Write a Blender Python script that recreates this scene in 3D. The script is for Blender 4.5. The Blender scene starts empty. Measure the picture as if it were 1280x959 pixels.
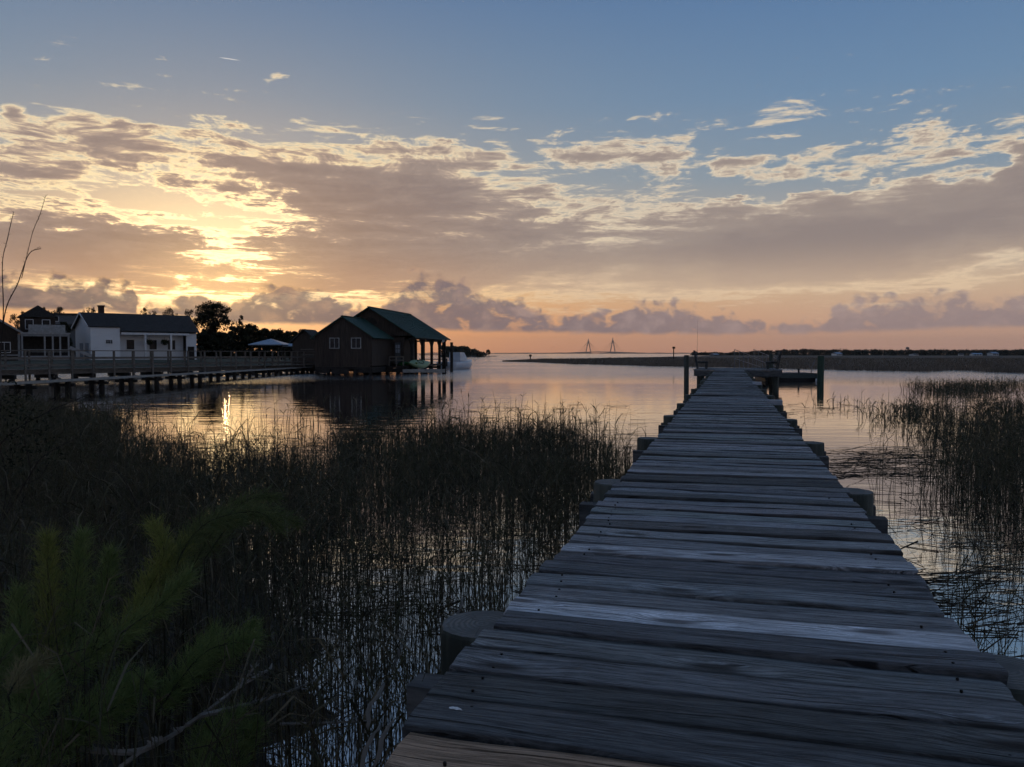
import bpy, bmesh, math, random
import numpy as np
from mathutils import Vector, Matrix, noise as mnoise

random.seed(7)
rng = np.random.default_rng(11)
R = math.radians
scene = bpy.context.scene
coll = scene.collection

# ------------------------------------------------------------------ camera
CAM_H = 1.5                      # eye above the water; the deck is 0.72 m below the lens
F = 1000.0                       # focal length in photograph pixels (1280 wide)
PITCH = math.atan((479.5 - 442.0) / F)
cam_data = bpy.data.cameras.new('camera')
cam_data.sensor_fit = 'HORIZONTAL'
cam_data.sensor_width = 36.0
cam_data.lens = 36.0 * F / 1280.0
cam_data.clip_start = 0.05
cam_data.clip_end = 40000.0
cam = bpy.data.objects.new('camera', cam_data)
coll.objects.link(cam)
cam.location = (0, 0, CAM_H)
cam.rotation_euler = (R(90) - PITCH, 0, 0)
scene.camera = cam


def ray(px, py):
    x = (px - 640.0) / F
    y = (479.5 - py) / F
    c, s = math.cos(PITCH), math.sin(PITCH)
    return x, c + y * s, -s + y * c


def on_z(px, py, z=0.0):
    """world point where the pixel's ray meets the level z"""
    r = ray(px, py)
    t = (z - CAM_H) / r[2]
    return Vector((r[0] * t, r[1] * t, z))


def at_y(px, py, Y):
    """world point on the pixel's ray at depth Y"""
    r = ray(px, py)
    t = Y / r[1]
    return Vector((r[0] * t, Y, CAM_H + r[2] * t))


def azel(px, py):
    r = ray(px, py)
    return math.degrees(math.atan2(r[0], r[1])), math.degrees(math.atan2(r[2], math.hypot(r[0], r[1])))


def lin(r, g, b):
    def f(c):
        c /= 255.0
        return c / 12.92 if c <= 0.04045 else ((c + 0.055) / 1.055) ** 2.4
    return (f(r), f(g), f(b), 1.0)


# ------------------------------------------------------------------ node helpers
class NT:
    """small expression builder on a node tree"""
    def __init__(self, tree):
        self.t = tree

    def new(self, kind, **kw):
        n = self.t.nodes.new(kind)
        for k, v in kw.items():
            setattr(n, k, v)
        return n

    def put(self, sock, v):
        if isinstance(v, E):
            v = v.s
        if isinstance(v, bpy.types.NodeSocket):
            self.t.links.new(v, sock)
        else:
            sock.default_value = v

    def math(self, op, *a, clamp=False):
        n = self.new('ShaderNodeMath', operation=op, use_clamp=clamp)
        for i, v in enumerate(a):
            self.put(n.inputs[i], v)
        return E(self, n.outputs[0])

    def vmath(self, op, *a, out=0):
        n = self.new('ShaderNodeVectorMath', operation=op)
        for i, v in enumerate(a):
            if op == 'SCALE' and i == 1:
                self.put(n.inputs['Scale'], v)
            else:
                self.put(n.inputs[i], v)
        return E(self, n.outputs[out])

    def xyz(self, v):
        n = self.new('ShaderNodeSeparateXYZ')
        self.put(n.inputs[0], v)
        return [E(self, o) for o in n.outputs]

    def vec(self, x, y, z=0.0):
        n = self.new('ShaderNodeCombineXYZ')
        for i, v in enumerate((x, y, z)):
            self.put(n.inputs[i], v)
        return E(self, n.outputs[0])

    def noise(self, v, scale, detail=4.0, rough=0.55, dist=0.0, color=False, dim='3D'):
        n = self.new('ShaderNodeTexNoise')
        n.noise_dimensions = dim
        self.put(n.inputs['Vector'], v)
        self.put(n.inputs['Scale'], scale)
        self.put(n.inputs['Detail'], detail)
        self.put(n.inputs['Roughness'], rough)
        self.put(n.inputs['Distortion'], dist)
        return E(self, n.outputs['Color' if color else 'Fac'])

    def voronoi(self, v, scale, feature='F1', out='Distance', rnd=1.0, dim='3D'):
        n = self.new('ShaderNodeTexVoronoi', feature=feature, voronoi_dimensions=dim)
        self.put(n.inputs['Vector'], v)
        self.put(n.inputs['Scale'], scale)
        self.put(n.inputs['Randomness'], rnd)
        return E(self, n.outputs[out])

    def smooth(self, v, a, b, lo=0.0, hi=1.0, interp='SMOOTHSTEP'):
        n = self.new('ShaderNodeMapRange', interpolation_type=interp)
        self.put(n.inputs['Value'], v)
        for k, x in (('From Min', a), ('From Max', b), ('To Min', lo), ('To Max', hi)):
            self.put(n.inputs[k], x)
        return E(self, n.outputs[0])

    def mix(self, f, a, b, blend='MIX'):
        n = self.new('ShaderNodeMix', data_type='RGBA', blend_type=blend)
        n.clamp_factor = True
        self.put(n.inputs[0], f)
        self.put(n.inputs[6], a)
        self.put(n.inputs[7], b)
        return E(self, n.outputs[2])

    def ramp(self, v, stops, interp='LINEAR'):
        n = self.new('ShaderNodeValToRGB')
        cr = n.color_ramp
        cr.interpolation = interp
        while len(cr.elements) < len(stops):
            cr.elements.new(0.5)
        for e, (p, c) in zip(cr.elements, stops):
            e.position = p
            e.color = c if len(c) == 4 else (*c, 1)
        self.put(n.inputs[0], v)
        return E(self, n.outputs[0])

    def mapping(self, v, loc=(0, 0, 0), rot=(0, 0, 0), scale=(1, 1, 1), kind='POINT'):
        n = self.new('ShaderNodeMapping', vector_type=kind)
        self.put(n.inputs[0], v)
        n.inputs['Location'].default_value = loc
        n.inputs['Rotation'].default_value = rot
        n.inputs['Scale'].default_value = scale
        return E(self, n.outputs[0])

    def curve(self, v, pts):
        n = self.new('ShaderNodeFloatCurve')
        c = n.mapping.curves[0]
        n.mapping.use_clip = False
        while len(c.points) < len(pts):
            c.points.new(0.5, 0.5)
        for p, (x, y) in zip(c.points, pts):
            p.location = (x, y)
            p.handle_type = 'AUTO_CLAMPED'
        n.mapping.update()
        self.put(n.inputs['Value'], v)
        return E(self, n.outputs[0])


class E:
    def __init__(self, nt, s):
        self.nt, self.s = nt, s

    def __add__(self, o): return self.nt.math('ADD', self, o)
    def __radd__(self, o): return self.nt.math('ADD', o, self)
    def __sub__(self, o): return self.nt.math('SUBTRACT', self, o)
    def __rsub__(self, o): return self.nt.math('SUBTRACT', o, self)
    def __mul__(self, o): return self.nt.math('MULTIPLY', self, o)
    def __rmul__(self, o): return self.nt.math('MULTIPLY', o, self)
    def __truediv__(self, o): return self.nt.math('DIVIDE', self, o)
    def max(self, o): return self.nt.math('MAXIMUM', self, o)
    def min(self, o): return self.nt.math('MINIMUM', self, o)
    def clamp(self): return self.nt.math('ADD', self, 0.0, clamp=True)


# ------------------------------------------------------------------ world: dusk sky with clouds
SUN_AZ, SUN_EL = azel(280, 366)           # behind the low clouds, over the white house's right end
SUN_DIR = Vector((math.sin(R(SUN_AZ)) * math.cos(R(SUN_EL)), math.cos(R(SUN_AZ)) * math.cos(R(SUN_EL)), math.sin(R(SUN_EL))))

world = bpy.data.worlds.new('World')
scene.world = world
world.use_nodes = True
world.cycles.sampling_method = 'MANUAL'
world.cycles.sample_map_resolution = 512
wt = world.node_tree
wt.nodes.clear()
n = NT(wt)
tc = n.new('ShaderNodeTexCoord')
D = n.vmath('NORMALIZE', tc.outputs['Generated'])
dx, dy, dz = n.xyz(D)
az = n.math('ARCTAN2', dx, dy) * (180 / math.pi)
el = n.math('ARCSINE', dz) * (180 / math.pi)
ae = n.vec(az, el)
sun_cos = n.vmath('DOT_PRODUCT', D, tuple(SUN_DIR), out='Value')
sun_ang = n.math('ARCCOSINE', sun_cos.min(0.99999)) * (180 / math.pi)
# angle to the sun flattened: the glow of a low sun spreads along the horizon
sax = (az - SUN_AZ) * 0.62
say = (el - SUN_EL)
glow_d = n.math('SQRT', sax * sax + say * say)


SHEARS = {}


def blobs(items, src):
    """sum of soft ellipses of the sky (centre and radii in photograph pixels, slope = rise to the right); cheap: four nodes each"""
    acc = None
    for cx, cy, rx, ry, slope, amp in items:
        a0, e0 = azel(cx, cy)
        a1 = azel(cx + rx, cy)[0]
        e1 = azel(cx, cy - ry)[1]
        sx, sy = 1 / (a1 - a0), 1 / (e1 - e0)
        key = (id(src), slope)
        if slope and key not in SHEARS:
            SHEARS[key] = n.vec(n.vmath('DOT_PRODUCT', src, (1, 0, 0), out='Value'), n.vmath('DOT_PRODUCT', src, (-slope, 1, 0), out='Value'))
        base = SHEARS[key] if slope else src
        m = n.vmath('MULTIPLY_ADD', base, (sx, sy, 0), (-a0 * sx, -(e0 - slope * a0) * sy, 0))
        w = n.math('SUBTRACT', 1.0, n.vmath('LENGTH', m, out='Value'), clamp=True)
        acc = n.math('MULTIPLY_ADD', w, amp, 0.0 if acc is None else acc)
    return acc


# clear air: Sky Texture graded with the measured dusk colours
sky = n.new('ShaderNodeTexSky', sky_type='NISHITA')
sky.sun_disc = False
sky.sun_elevation = R(SUN_EL)
sky.sun_rotation = R(SUN_AZ)
sky.air_density = 1.3
sky.dust_density = 2.0
sky.ozone_density = 1.5
elf = n.smooth(el, 0.0, 60.0, interp='LINEAR')
k = 1 / 60.0
away = n.ramp(elf, [(0, lin(194, 150, 130)), (2 * k, lin(202, 162, 138)), (4.5 * k, lin(204, 176, 150)), (8 * k, lin(170, 164, 158)), (12 * k, lin(128, 146, 163)),
                    (17 * k, lin(106, 136, 168)), (24 * k, lin(84, 118, 160)), (40 * k, lin(88, 112, 146)), (1, lin(86, 106, 136))])
toward = n.ramp(elf, [(0, lin(216, 146, 106)), (1.5 * k, lin(222, 156, 110)), (4 * k, lin(216, 168, 120)), (8 * k, lin(190, 165, 140)), (12 * k, lin(150, 155, 158)),
                      (17 * k, lin(122, 138, 153)), (24 * k, lin(100, 122, 146)), (40 * k, lin(88, 110, 140)), (1, lin(86, 106, 136))])
wsun = n.smooth(glow_d, 32.0, 3.0)
clear = n.mix(wsun, away, toward)
nm = n.new('ShaderNodeMix', data_type='RGBA', blend_type='MULTIPLY')
nm.inputs[0].default_value = 1.0
wt.links.new(sky.outputs[0], nm.inputs[6])
nm.inputs[7].default_value = (0.075, 0.075, 0.075, 1)
clear = n.mix(0.12, clear, E(n, nm.outputs[2]))
# aureole of the hidden sun
clear = n.mix(n.smooth(glow_d, 10.0, 1.5) * n.smooth(el, 1.0, 4.5, .15, .75), clear, (1.25, .98, .58, 1))
# the eastern half, behind the camera, is darker and bluer
back = n.smooth(dy, 0.25, -0.9)
clear = n.mix(back * 0.85, clear, n.ramp(elf, [(0, lin(132, 126, 132)), (6 * k, lin(128, 126, 138)), (20 * k, lin(106, 118, 142)), (1, lin(86, 106, 136))]))

# ---- cloud sheet coordinates (a flat layer seen in perspective)
den = dz.max(0.0) + 0.055
pp = n.vec(dx / den, dy / den, 0.0)
pw = n.vmath('ADD', pp, n.vmath('SCALE', n.vmath('SUBTRACT', n.noise(pp, 1.3, 3, .5, color=True, dim='2D'), (.5, .5, .5)), 0.6))
n_big = n.noise(n.mapping(pw, rot=(0, 0, R(18)), scale=(0.6, 1.0, 1)), 1.7, 5, 0.56, dim='2D')
n_mid = n.noise(n.mapping(pw, rot=(0, 0, R(-14)), scale=(1.0, 0.8, 1), loc=(3, 1, 0)), 5.0, 6, 0.66, dim='2D')
n_fine = n.noise(n.mapping(pw, rot=(0, 0, R(28)), scale=(1.0, 0.7, 1), loc=(7, 2, 0)), 30.0, 3, 0.6, dim='2D')
# softly warped angles so that placed shapes do not look like ellipses
wob = n.vmath('SUBTRACT', n.noise(n.mapping(ae, scale=(0.35, 1, 1)), 0.42, 5, 0.6, color=True, dim='2D'), (.5, .5, .5))
aew = n.vmath('MULTIPLY_ADD', wob, (10.0, 4.0, 0), ae)

# ---- optical depth of the sheet: thin parts glow, thick parts are mauve
T = blobs([
    (250, 240, 560, 110, 0, 0.58), (600, 240, 330, 85, -.02, 0.52), (130, 165, 130, 36, .05, .30), (450, 180, 240, 36, 0, .34), (600, 195, 110, 40, 0, .30),
    (790, 188, 120, 50, .05, .66), (840, 215, 130, 22, 0.03, .3), (950, 206, 110, 32, .1, .60), (1110, 196, 130, 32, .1, .58), (1190, 185, 60, 26, .1, .3), (1275, 190, 70, 46, 0, .7),
    (1160, 168, 90, 14, .1, .4), (650, 268, 300, 50, .06, .22), (860, 250, 260, 36, .1, .42),
    # thick cores
    (340, 220, 330, 46, -.08, .72), (25, 215, 170, 40, .03, .75), (430, 278, 250, 56, .05, .52), (60, 290, 230, 52, .02, .80), (560, 240, 220, 40, .0, .35),
    (1090, 275, 460, 88, .09, 1.25), (1300, 240, 230, 60, .09, .8), (760, 325, 560, 75, .03, 1.0), (1100, 325, 480, 60, .05, .85), (90, 325, 380, 75, 0, 1.35), (480, 330, 300, 60, 0, .9),
    # gaps the sun burns through
    (255, 292, 175, 66, -.08, -.78), (230, 240, 150, 22, -.05, -.32), (150, 222, 150, 26, -.12, -.35), (290, 226, 70, 14, 0, -.35), (60, 256, 150, 22, 0, -.6), (110, 300, 90, 14, -.1, -.4), (320, 320, 70, 14, 0, -.4), (700, 255, 140, 22, .1, -.3), (560, 300, 120, 12, 0, -.3), (240, 255, 130, 22, 0, -.35),
    # blue gaps
    (720, 226, 130, 24, .02, -.75), (920, 238, 140, 20, .1, -.85), (1120, 222, 220, 14, .08, -.7), (880, 180, 60, 30, .3, -.6), (1030, 222, 150, 20, .12, -.55), (665, 185, 50, 40, .3, -.45), (1010, 178, 70, 22, .2, -.5), (1060, 160, 120, 18, .1, -.5), (1225, 200, 24, 40, 0, -.4)], aew)
T = n.math('ADD', T, blobs([(950, 146, 85, 16, .11, .78), (342, 97, 26, 12, .3, .95), (17, 140, 22, 14, 0, .9), (150, 150, 22, 16, 0, .6), (197, 146, 14, 8, .3, .5), (205, 354, 30, 8, 0, .5), (310, 360, 110, 18, .05, .35)], ae))
streak = n.noise(n.mapping(ae, scale=(0.10, 1.0, 1), rot=(0, 0, R(2)), loc=(4, 9, 0)), 1.7, 4, 0.6, dim='2D')
calm = n.math('SUBTRACT', 1.0, blobs([(1090, 305, 520, 105, .07, 1.1), (700, 335, 420, 60, .03, .9), (90, 335, 260, 50, 0, .8)], ae).min(0.72))
upper = n.smooth(el, 13.5, 17.5) * 0.25 + n.smooth(el, 17.0, 21.0) * .25
T = T + ((n_big - 0.5) * 1.1 + (n_mid - 0.5) * 1.7 + (n_fine - 0.5) * 0.50 + (streak - .5) * 1.5) * calm - 0.19 - upper
near_sun = n.smooth(glow_d, 19.0, 2.0)
nearer = n.smooth(glow_d, 10.5, 1.5)
tk = 1 / 1.4
Tn = T * tk
ramp_far = n.ramp(Tn, [(0, lin(190, 180, 166)), (.18 * tk, lin(212, 197, 174)), (.34 * tk, lin(216, 199, 174)), (.52 * tk, lin(178, 162, 148)), (.75 * tk, lin(152, 138, 130)), (1, lin(138, 125, 121))])
ramp_near = n.ramp(Tn, [(0, lin(240, 214, 166)), (.18 * tk, lin(255, 236, 186)), (.36 * tk, lin(250, 222, 166)), (.52 * tk, lin(182, 156, 136)), (.74 * tk, lin(134, 120, 117)), (1, lin(114, 103, 104))])
c_sheet = n.mix(near_sun, ramp_far, ramp_near)
low = n.smooth(el, 8.0, 3.5)
c_sheet = n.mix(low * 0.75, c_sheet, n.mix(near_sun, n.mix(n.smooth(Tn, .3, .9), lin(222, 190, 154), lin(206, 176, 148)), n.mix(n.smooth(Tn, .2, .6), lin(240, 190, 126), lin(172, 132, 110))))
burn = nearer * n.smooth(T, 0.60, 0.22)
c_sheet = n.mix(burn, c_sheet, (1.9, 1.45, 0.78, 1))
alpha = n.smooth(T, -0.08, 0.42)
alpha = alpha * n.smooth(el, 1.2, 4.5)
col = n.mix(alpha * 0.95, clear, c_sheet)

# ---- bank of low cumulus along the horizon: an uneven top, a level base
azs = n.smooth(az, -40.0, 40.0, interp='LINEAR')


def prof(pts):
    out = []
    for px, py in pts:
        a, e = azel(px, py)
        out.append(((a + 40) / 80, e / 10))
    return out


top_pts = [(-60, 352), (0, 352), (60, 350), (120, 352), (165, 358), (178, 388), (205, 380), (240, 372), (290, 376), (340, 362), (385, 360), (430, 378), (462, 392), (490, 364),
           (530, 350), (600, 368), (650, 378), (690, 398), (760, 395), (815, 382), (880, 396), (950, 404), (1000, 412), (1050, 388), (1130, 374), (1200, 372), (1290, 380), (1400, 376)]
cprof = n.curve(azs, [(0.0, 0.52)] + [p for p in prof(top_pts) if 0.005 < p[0] < .995] + [(1.0, 0.4)]) * 10.0
cs = n.mapping(ae, scale=(0.85, 1.15, 1))
bil = n.voronoi(n.vmath('ADD', cs, n.vmath('SCALE', n.vmath('SUBTRACT', n.noise(cs, 1.1, 3, .5, color=True, dim='2D'), (.5, .5, .5)), 1.0)), 0.85, 'F1', dim='2D')
cn = n.noise(n.mapping(ae, scale=(0.8, 1.0, 1), loc=(2, 7, 3)), 0.75, 6, 0.55, 0.2, dim='2D')
cn2 = n.noise(n.mapping(ae, scale=(0.55, 1.0, 1), loc=(9, 1, 3), rot=(0, 0, R(25))), 0.8, 6, 0.6, 0.3, dim='2D')
lump = (0.5 - bil) * 1.5 + (cn - 0.5) * 1.7
c_top = n.smooth(cprof + lump - el + 0.20, -0.10, 0.60)
a_b, e_b = azel(640, 414)
base_e = n.curve(azs, [(0.0, .27), (.18, .25), (.24, .22)] + prof([(290, 405), (430, 407), (560, 414), (640, 416), (900, 419), (1100, 415)]) + [(1.0, .18)]) * 10.0
c_base = n.smooth(el - base_e + (cn2 - .5) * .5, -0.12, 0.30)
thin = n.smooth(cn2 + (cn - .5) * .5 + n.smooth(el - base_e, 1.6, 0.0) * .10, 0.30, 0.50)
c_alpha = c_top * c_base * (0.34 + thin * 0.56) * n.smooth(az, 2.0, 24.0, 1.0, .82)
c_cum = n.mix(n.smooth(az, -30.0, 26.0), lin(88, 80, 90), lin(132, 120, 126))
c_cum = n.mix(n.smooth(cn + (cn2 - .5) * .6, 0.45, 0.8) * .8, c_cum, n.mix(near_sun, lin(160, 142, 142), lin(164, 130, 112)))
c_cum = n.mix(n.smooth(cprof + lump - el, 0.55, 0.0) * (0.10 + near_sun * .38), c_cum, n.mix(near_sun, lin(176, 150, 142), lin(232, 178, 112)))
col = n.mix(c_alpha * n.smooth(dy, 0.1, 0.5), col, c_cum)
# contrail
con = n.smooth(blobs([(287, 73.8, 17, .75, -.035, 1.0)], ae), 0.1, 0.6)
col = n.mix(con * 0.75, col, lin(235, 228, 220))
# glow scattered by the moist air before the sun
halo = n.math('POWER', 2.718, glow_d * glow_d * (-1 / (2 * 6.5 ** 2)))
halo2 = n.math('POWER', 2.718, glow_d * glow_d * (-1 / (2 * 2.0 ** 2)))
add = n.vmath('ADD', n.vmath('SCALE', n.vec(.20, .095, .015), halo), n.vmath('SCALE', n.vec(.40, .25, .08), halo2))
col = n.vmath('ADD', col, n.vmath('SCALE', add, n.smooth(c_alpha, 0.0, 1.0, 1.0, 0.3)))
bg = n.new('ShaderNodeBackground')
n.put(bg.inputs[0], col)
bg.inputs[1].default_value = 1.0
wo = n.new('ShaderNodeOutputWorld')
wt.links.new(bg.outputs[0], wo.inputs[0])

# ------------------------------------------------------------------ sun, veiled by the clouds
sun_data = bpy.data.lights.new('sun', 'SUN')
sun_data.energy = 0.007
sun_data.angle = R(0.5)
sun_data.color = (1.0, 0.62, 0.30)
sun = bpy.data.objects.new('sun', sun_data)
coll.objects.link(sun)
sun.rotation_euler = SUN_DIR.to_track_quat('Z', 'Y').to_euler()

scene.view_settings.view_transform = 'Standard'
scene.view_settings.look = 'None'
scene.view_settings.exposure = 0.15
scene.view_settings.gamma = 1.0
scene.view_settings.use_curve_mapping = False
scene.cycles.use_denoising = True
scene.cycles.denoising_prefilter = 'ACCURATE'
scene.cycles.max_bounces = 6
scene.cycles.use_adaptive_sampling = True
scene.cycles.adaptive_threshold = 0.02
scene.cycles.adaptive_min_samples = 12
HAZE = 5e-5
scene.cycles.transparent_max_bounces = 12
# ------------------------------------------------------------------ mesh helpers
class MB:
    """collects faces and links them as ONE mesh object"""
    def __init__(self):
        self.v, self.f, self.m = [], [], []

    def add(self, verts, faces, mi=0):
        o = len(self.v)
        self.v += [tuple(p) for p in verts]
        self.f += [tuple(o + i for i in f) for f in faces]
        self.m += [mi] * len(faces)
        return self

    def box(self, x0, x1, y0, y1, z0, z1, mi=0):
        return self.add([(x0, y0, z0), (x1, y0, z0), (x1, y1, z0), (x0, y1, z0), (x0, y0, z1), (x1, y0, z1), (x1, y1, z1), (x0, y1, z1)],
                        [(0, 3, 2, 1), (4, 5, 6, 7), (0, 1, 5, 4), (1, 2, 6, 5), (2, 3, 7, 6), (3, 0, 4, 7)], mi)

    def beam(self, p, q, w, h, up=(0, 0, 1), mi=0):
        p, q = Vector(p), Vector(q)
        d = (q - p).normalized()
        u = Vector(up)
        if abs(d.dot(u)) > .97:
            u = Vector((0, 1, 0))
        s = d.cross(u).normalized() * (w / 2)
        t = s.cross(d).normalized() * (h / 2)
        vs = [p - s - t, p + s - t, p + s + t, p - s + t, q - s - t, q + s - t, q + s + t, q - s + t]
        return self.add(vs, [(0, 1, 2, 3), (7, 6, 5, 4), (0, 4, 5, 1), (1, 5, 6, 2), (2, 6, 7, 3), (3, 7, 4, 0)], mi)

    def tube(self, pts, rad, k=6, cap=True, mi=0):
        pts = [Vector(p) for p in pts]
        if not hasattr(rad, '__len__'):
            rad = [rad] * len(pts)
        vs, fs = [], []
        for i, p in enumerate(pts):
            d = (pts[min(i + 1, len(pts) - 1)] - pts[max(i - 1, 0)]).normalized()
            a = Vector((1, 0, 0)) if abs(d.x) < .8 else Vector((0, 1, 0))
            s = d.cross(a).normalized()
            t = d.cross(s)
            for j in range(k):
                an = 2 * math.pi * j / k
                vs.append(p + (s * math.cos(an) + t * math.sin(an)) * rad[i])
        for i in range(len(pts) - 1):
            for j in range(k):
                fs.append((i * k + j, i * k + (j + 1) % k, (i + 1) * k + (j + 1) % k, (i + 1) * k + j))
        if cap:
            fs.append(tuple(range(k))[::-1])
            fs.append(tuple((len(pts) - 1) * k + j for j in range(k)))
        return self.add(vs, fs, mi)

    def slab(self, quad, th, mi=0):
        """a flat quad thickened downwards along its normal"""
        q = [Vector(p) for p in quad]
        nrm = (q[1] - q[0]).cross(q[3] - q[0]).normalized() * th
        vs = q + [p - nrm for p in q]
        k = len(q)
        fs = [tuple(range(k)), tuple(range(2 * k - 1, k - 1, -1))] + [(i, k + i, k + (i + 1) % k, (i + 1) % k) for i in range(k)]
        return self.add(vs, fs, mi)

    def prism_y(self, poly, y0, y1, mi=0):
        """poly in (x, z), extruded along y"""
        k = len(poly)
        vs = [(x, y0, z) for x, z in poly] + [(x, y1, z) for x, z in poly]
        fs = [tuple(range(k)), tuple(range(2 * k - 1, k - 1, -1))] + [(i, k + i, k + (i + 1) % k, (i + 1) % k) for i in range(k)]
        return self.add(vs, fs, mi)

    def mesh(self, name, mats, smooth=False):
        me = bpy.data.meshes.new(name)
        me.from_pydata(self.v, [], self.f)
        for m in (mats if isinstance(mats, (list, tuple)) else [mats]):
            me.materials.append(m)
        if any(self.m):
            me.polygons.foreach_set('material_index', self.m)
        bm = bmesh.new()
        bm.from_mesh(me)
        bmesh.ops.recalc_face_normals(bm, faces=bm.faces)
        bm.to_mesh(me)
        bm.free()
        if smooth:
            me.polygons.foreach_set('use_smooth', [True] * len(me.polygons))
        me.update()
        return me

    def build(self, name, mats, parent=None, smooth=False, loc=None):
        return link(name, self.mesh(name, mats, smooth), parent, loc)


def link(name, data, parent=None, loc=None):
    o = bpy.data.objects.new(name, data)
    coll.objects.link(o)
    o.parent = parent
    if loc is not None:
        o.location = loc
    return o


def tag(o, label=None, cat=None, group=None, kind=None):
    for k_, v_ in (('label', label), ('category', cat), ('group', group), ('kind', kind)):
        if v_:
            o[k_] = v_
    return o


def thing(name, label, cat, loc=(0, 0, 0), rz=0.0, group=None):
    o = bpy.data.objects.new(name, None)
    o.empty_display_size = 0.2
    coll.objects.link(o)
    o.location = loc
    o.rotation_euler = (0, 0, rz)
    return tag(o, label, cat, group)


def copy_tree(o, parent=None):
    c = o.copy()
    coll.objects.link(c)
    c.parent = parent
    for ch in list(o.children):
        copy_tree(ch, c)
    return c


def array_mesh(name, V, Q, mat_, smooth=False):
    """mesh from numpy arrays of vertices and quads (or triangles)"""
    me = bpy.data.meshes.new(name)
    me.vertices.add(len(V))
    me.vertices.foreach_set('co', np.ascontiguousarray(V, dtype=np.float32).ravel())
    k_ = Q.shape[1]
    me.loops.add(Q.size)
    me.loops.foreach_set('vertex_index', np.ascontiguousarray(Q, dtype=np.int32).ravel())
    me.polygons.add(len(Q))
    me.polygons.foreach_set('loop_start', np.arange(0, Q.size, k_, dtype=np.int32))
    me.update(calc_edges=True)
    me.materials.append(mat_)
    if smooth:
        me.polygons.foreach_set('use_smooth', [True] * len(Q))
    return me


# ------------------------------------------------------------------ materials
def base_mat(name):
    m = bpy.data.materials.new(name)
    m.use_nodes = True
    t = m.node_tree
    b = t.nodes['Principled BSDF']
    return m, NT(t), b


def plain(name, c1, c2, scale=3.0, rough=0.8, bump=0.0, stretch=(1, 1, 1), metallic=0.0, detail=5, spec=0.3, coord='Object', bdist=0.01):
    m, q, b = base_mat(name)
    tcn = q.new('ShaderNodeTexCoord')
    info = q.new('ShaderNodeObjectInfo')
    off = q.math('MULTIPLY', info.outputs['Random'], 57.0)
    v = q.vmath('ADD', q.mapping(tcn.outputs[coord], scale=stretch), q.vec(off, off, off))
    nz = q.noise(v, scale, detail, 0.62)
    c = q.mix(q.smooth(nz, .3, .7), (*c1, 1), (*c2, 1))
    vr = q.smooth(info.outputs['Random'], 0, 1, .85, 1.15, 'LINEAR')
    c = q.mix(1.0, c, q.vec(vr, vr, vr), 'MULTIPLY')
    q.put(b.inputs['Base Color'], c)
    b.inputs['Roughness'].default_value = rough
    b.inputs['Metallic'].default_value = metallic
    b.inputs['Specular IOR Level'].default_value = spec
    if bump:
        bp = q.new('ShaderNodeBump')
        bp.inputs['Strength'].default_value = bump
        bp.inputs['Distance'].default_value = bdist
        q.put(bp.inputs['Height'], nz)
        q.t.links.new(bp.outputs[0], b.inputs['Normal'])
    return m


def blade_mat(name, cols, rough=0.75, trans=0.0):
    """grass and leaves: a colour per blade"""
    m, q, b = base_mat(name)
    g = q.new('ShaderNodeNewGeometry')
    kk = len(cols) - 1
    c = q.ramp(g.outputs['Random Per Island'], [(i / kk, (*cc, 1)) for i, cc in enumerate(cols)])
    q.put(b.inputs['Base Color'], c)
    b.inputs['Roughness'].default_value = rough
    b.inputs['Specular IOR Level'].default_value = 0.2
    if trans:
        tr = q.new('ShaderNodeBsdfTranslucent')
        q.put(tr.inputs[0], c)
        mx = q.new('ShaderNodeMixShader')
        mx.inputs[0].default_value = trans
        q.t.links.new(b.outputs[0], mx.inputs[1])
        q.t.links.new(tr.outputs[0], mx.inputs[2])
        q.t.links.new(mx.outputs[0], q.t.nodes['Material Output'].inputs[0])
    return m


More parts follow.
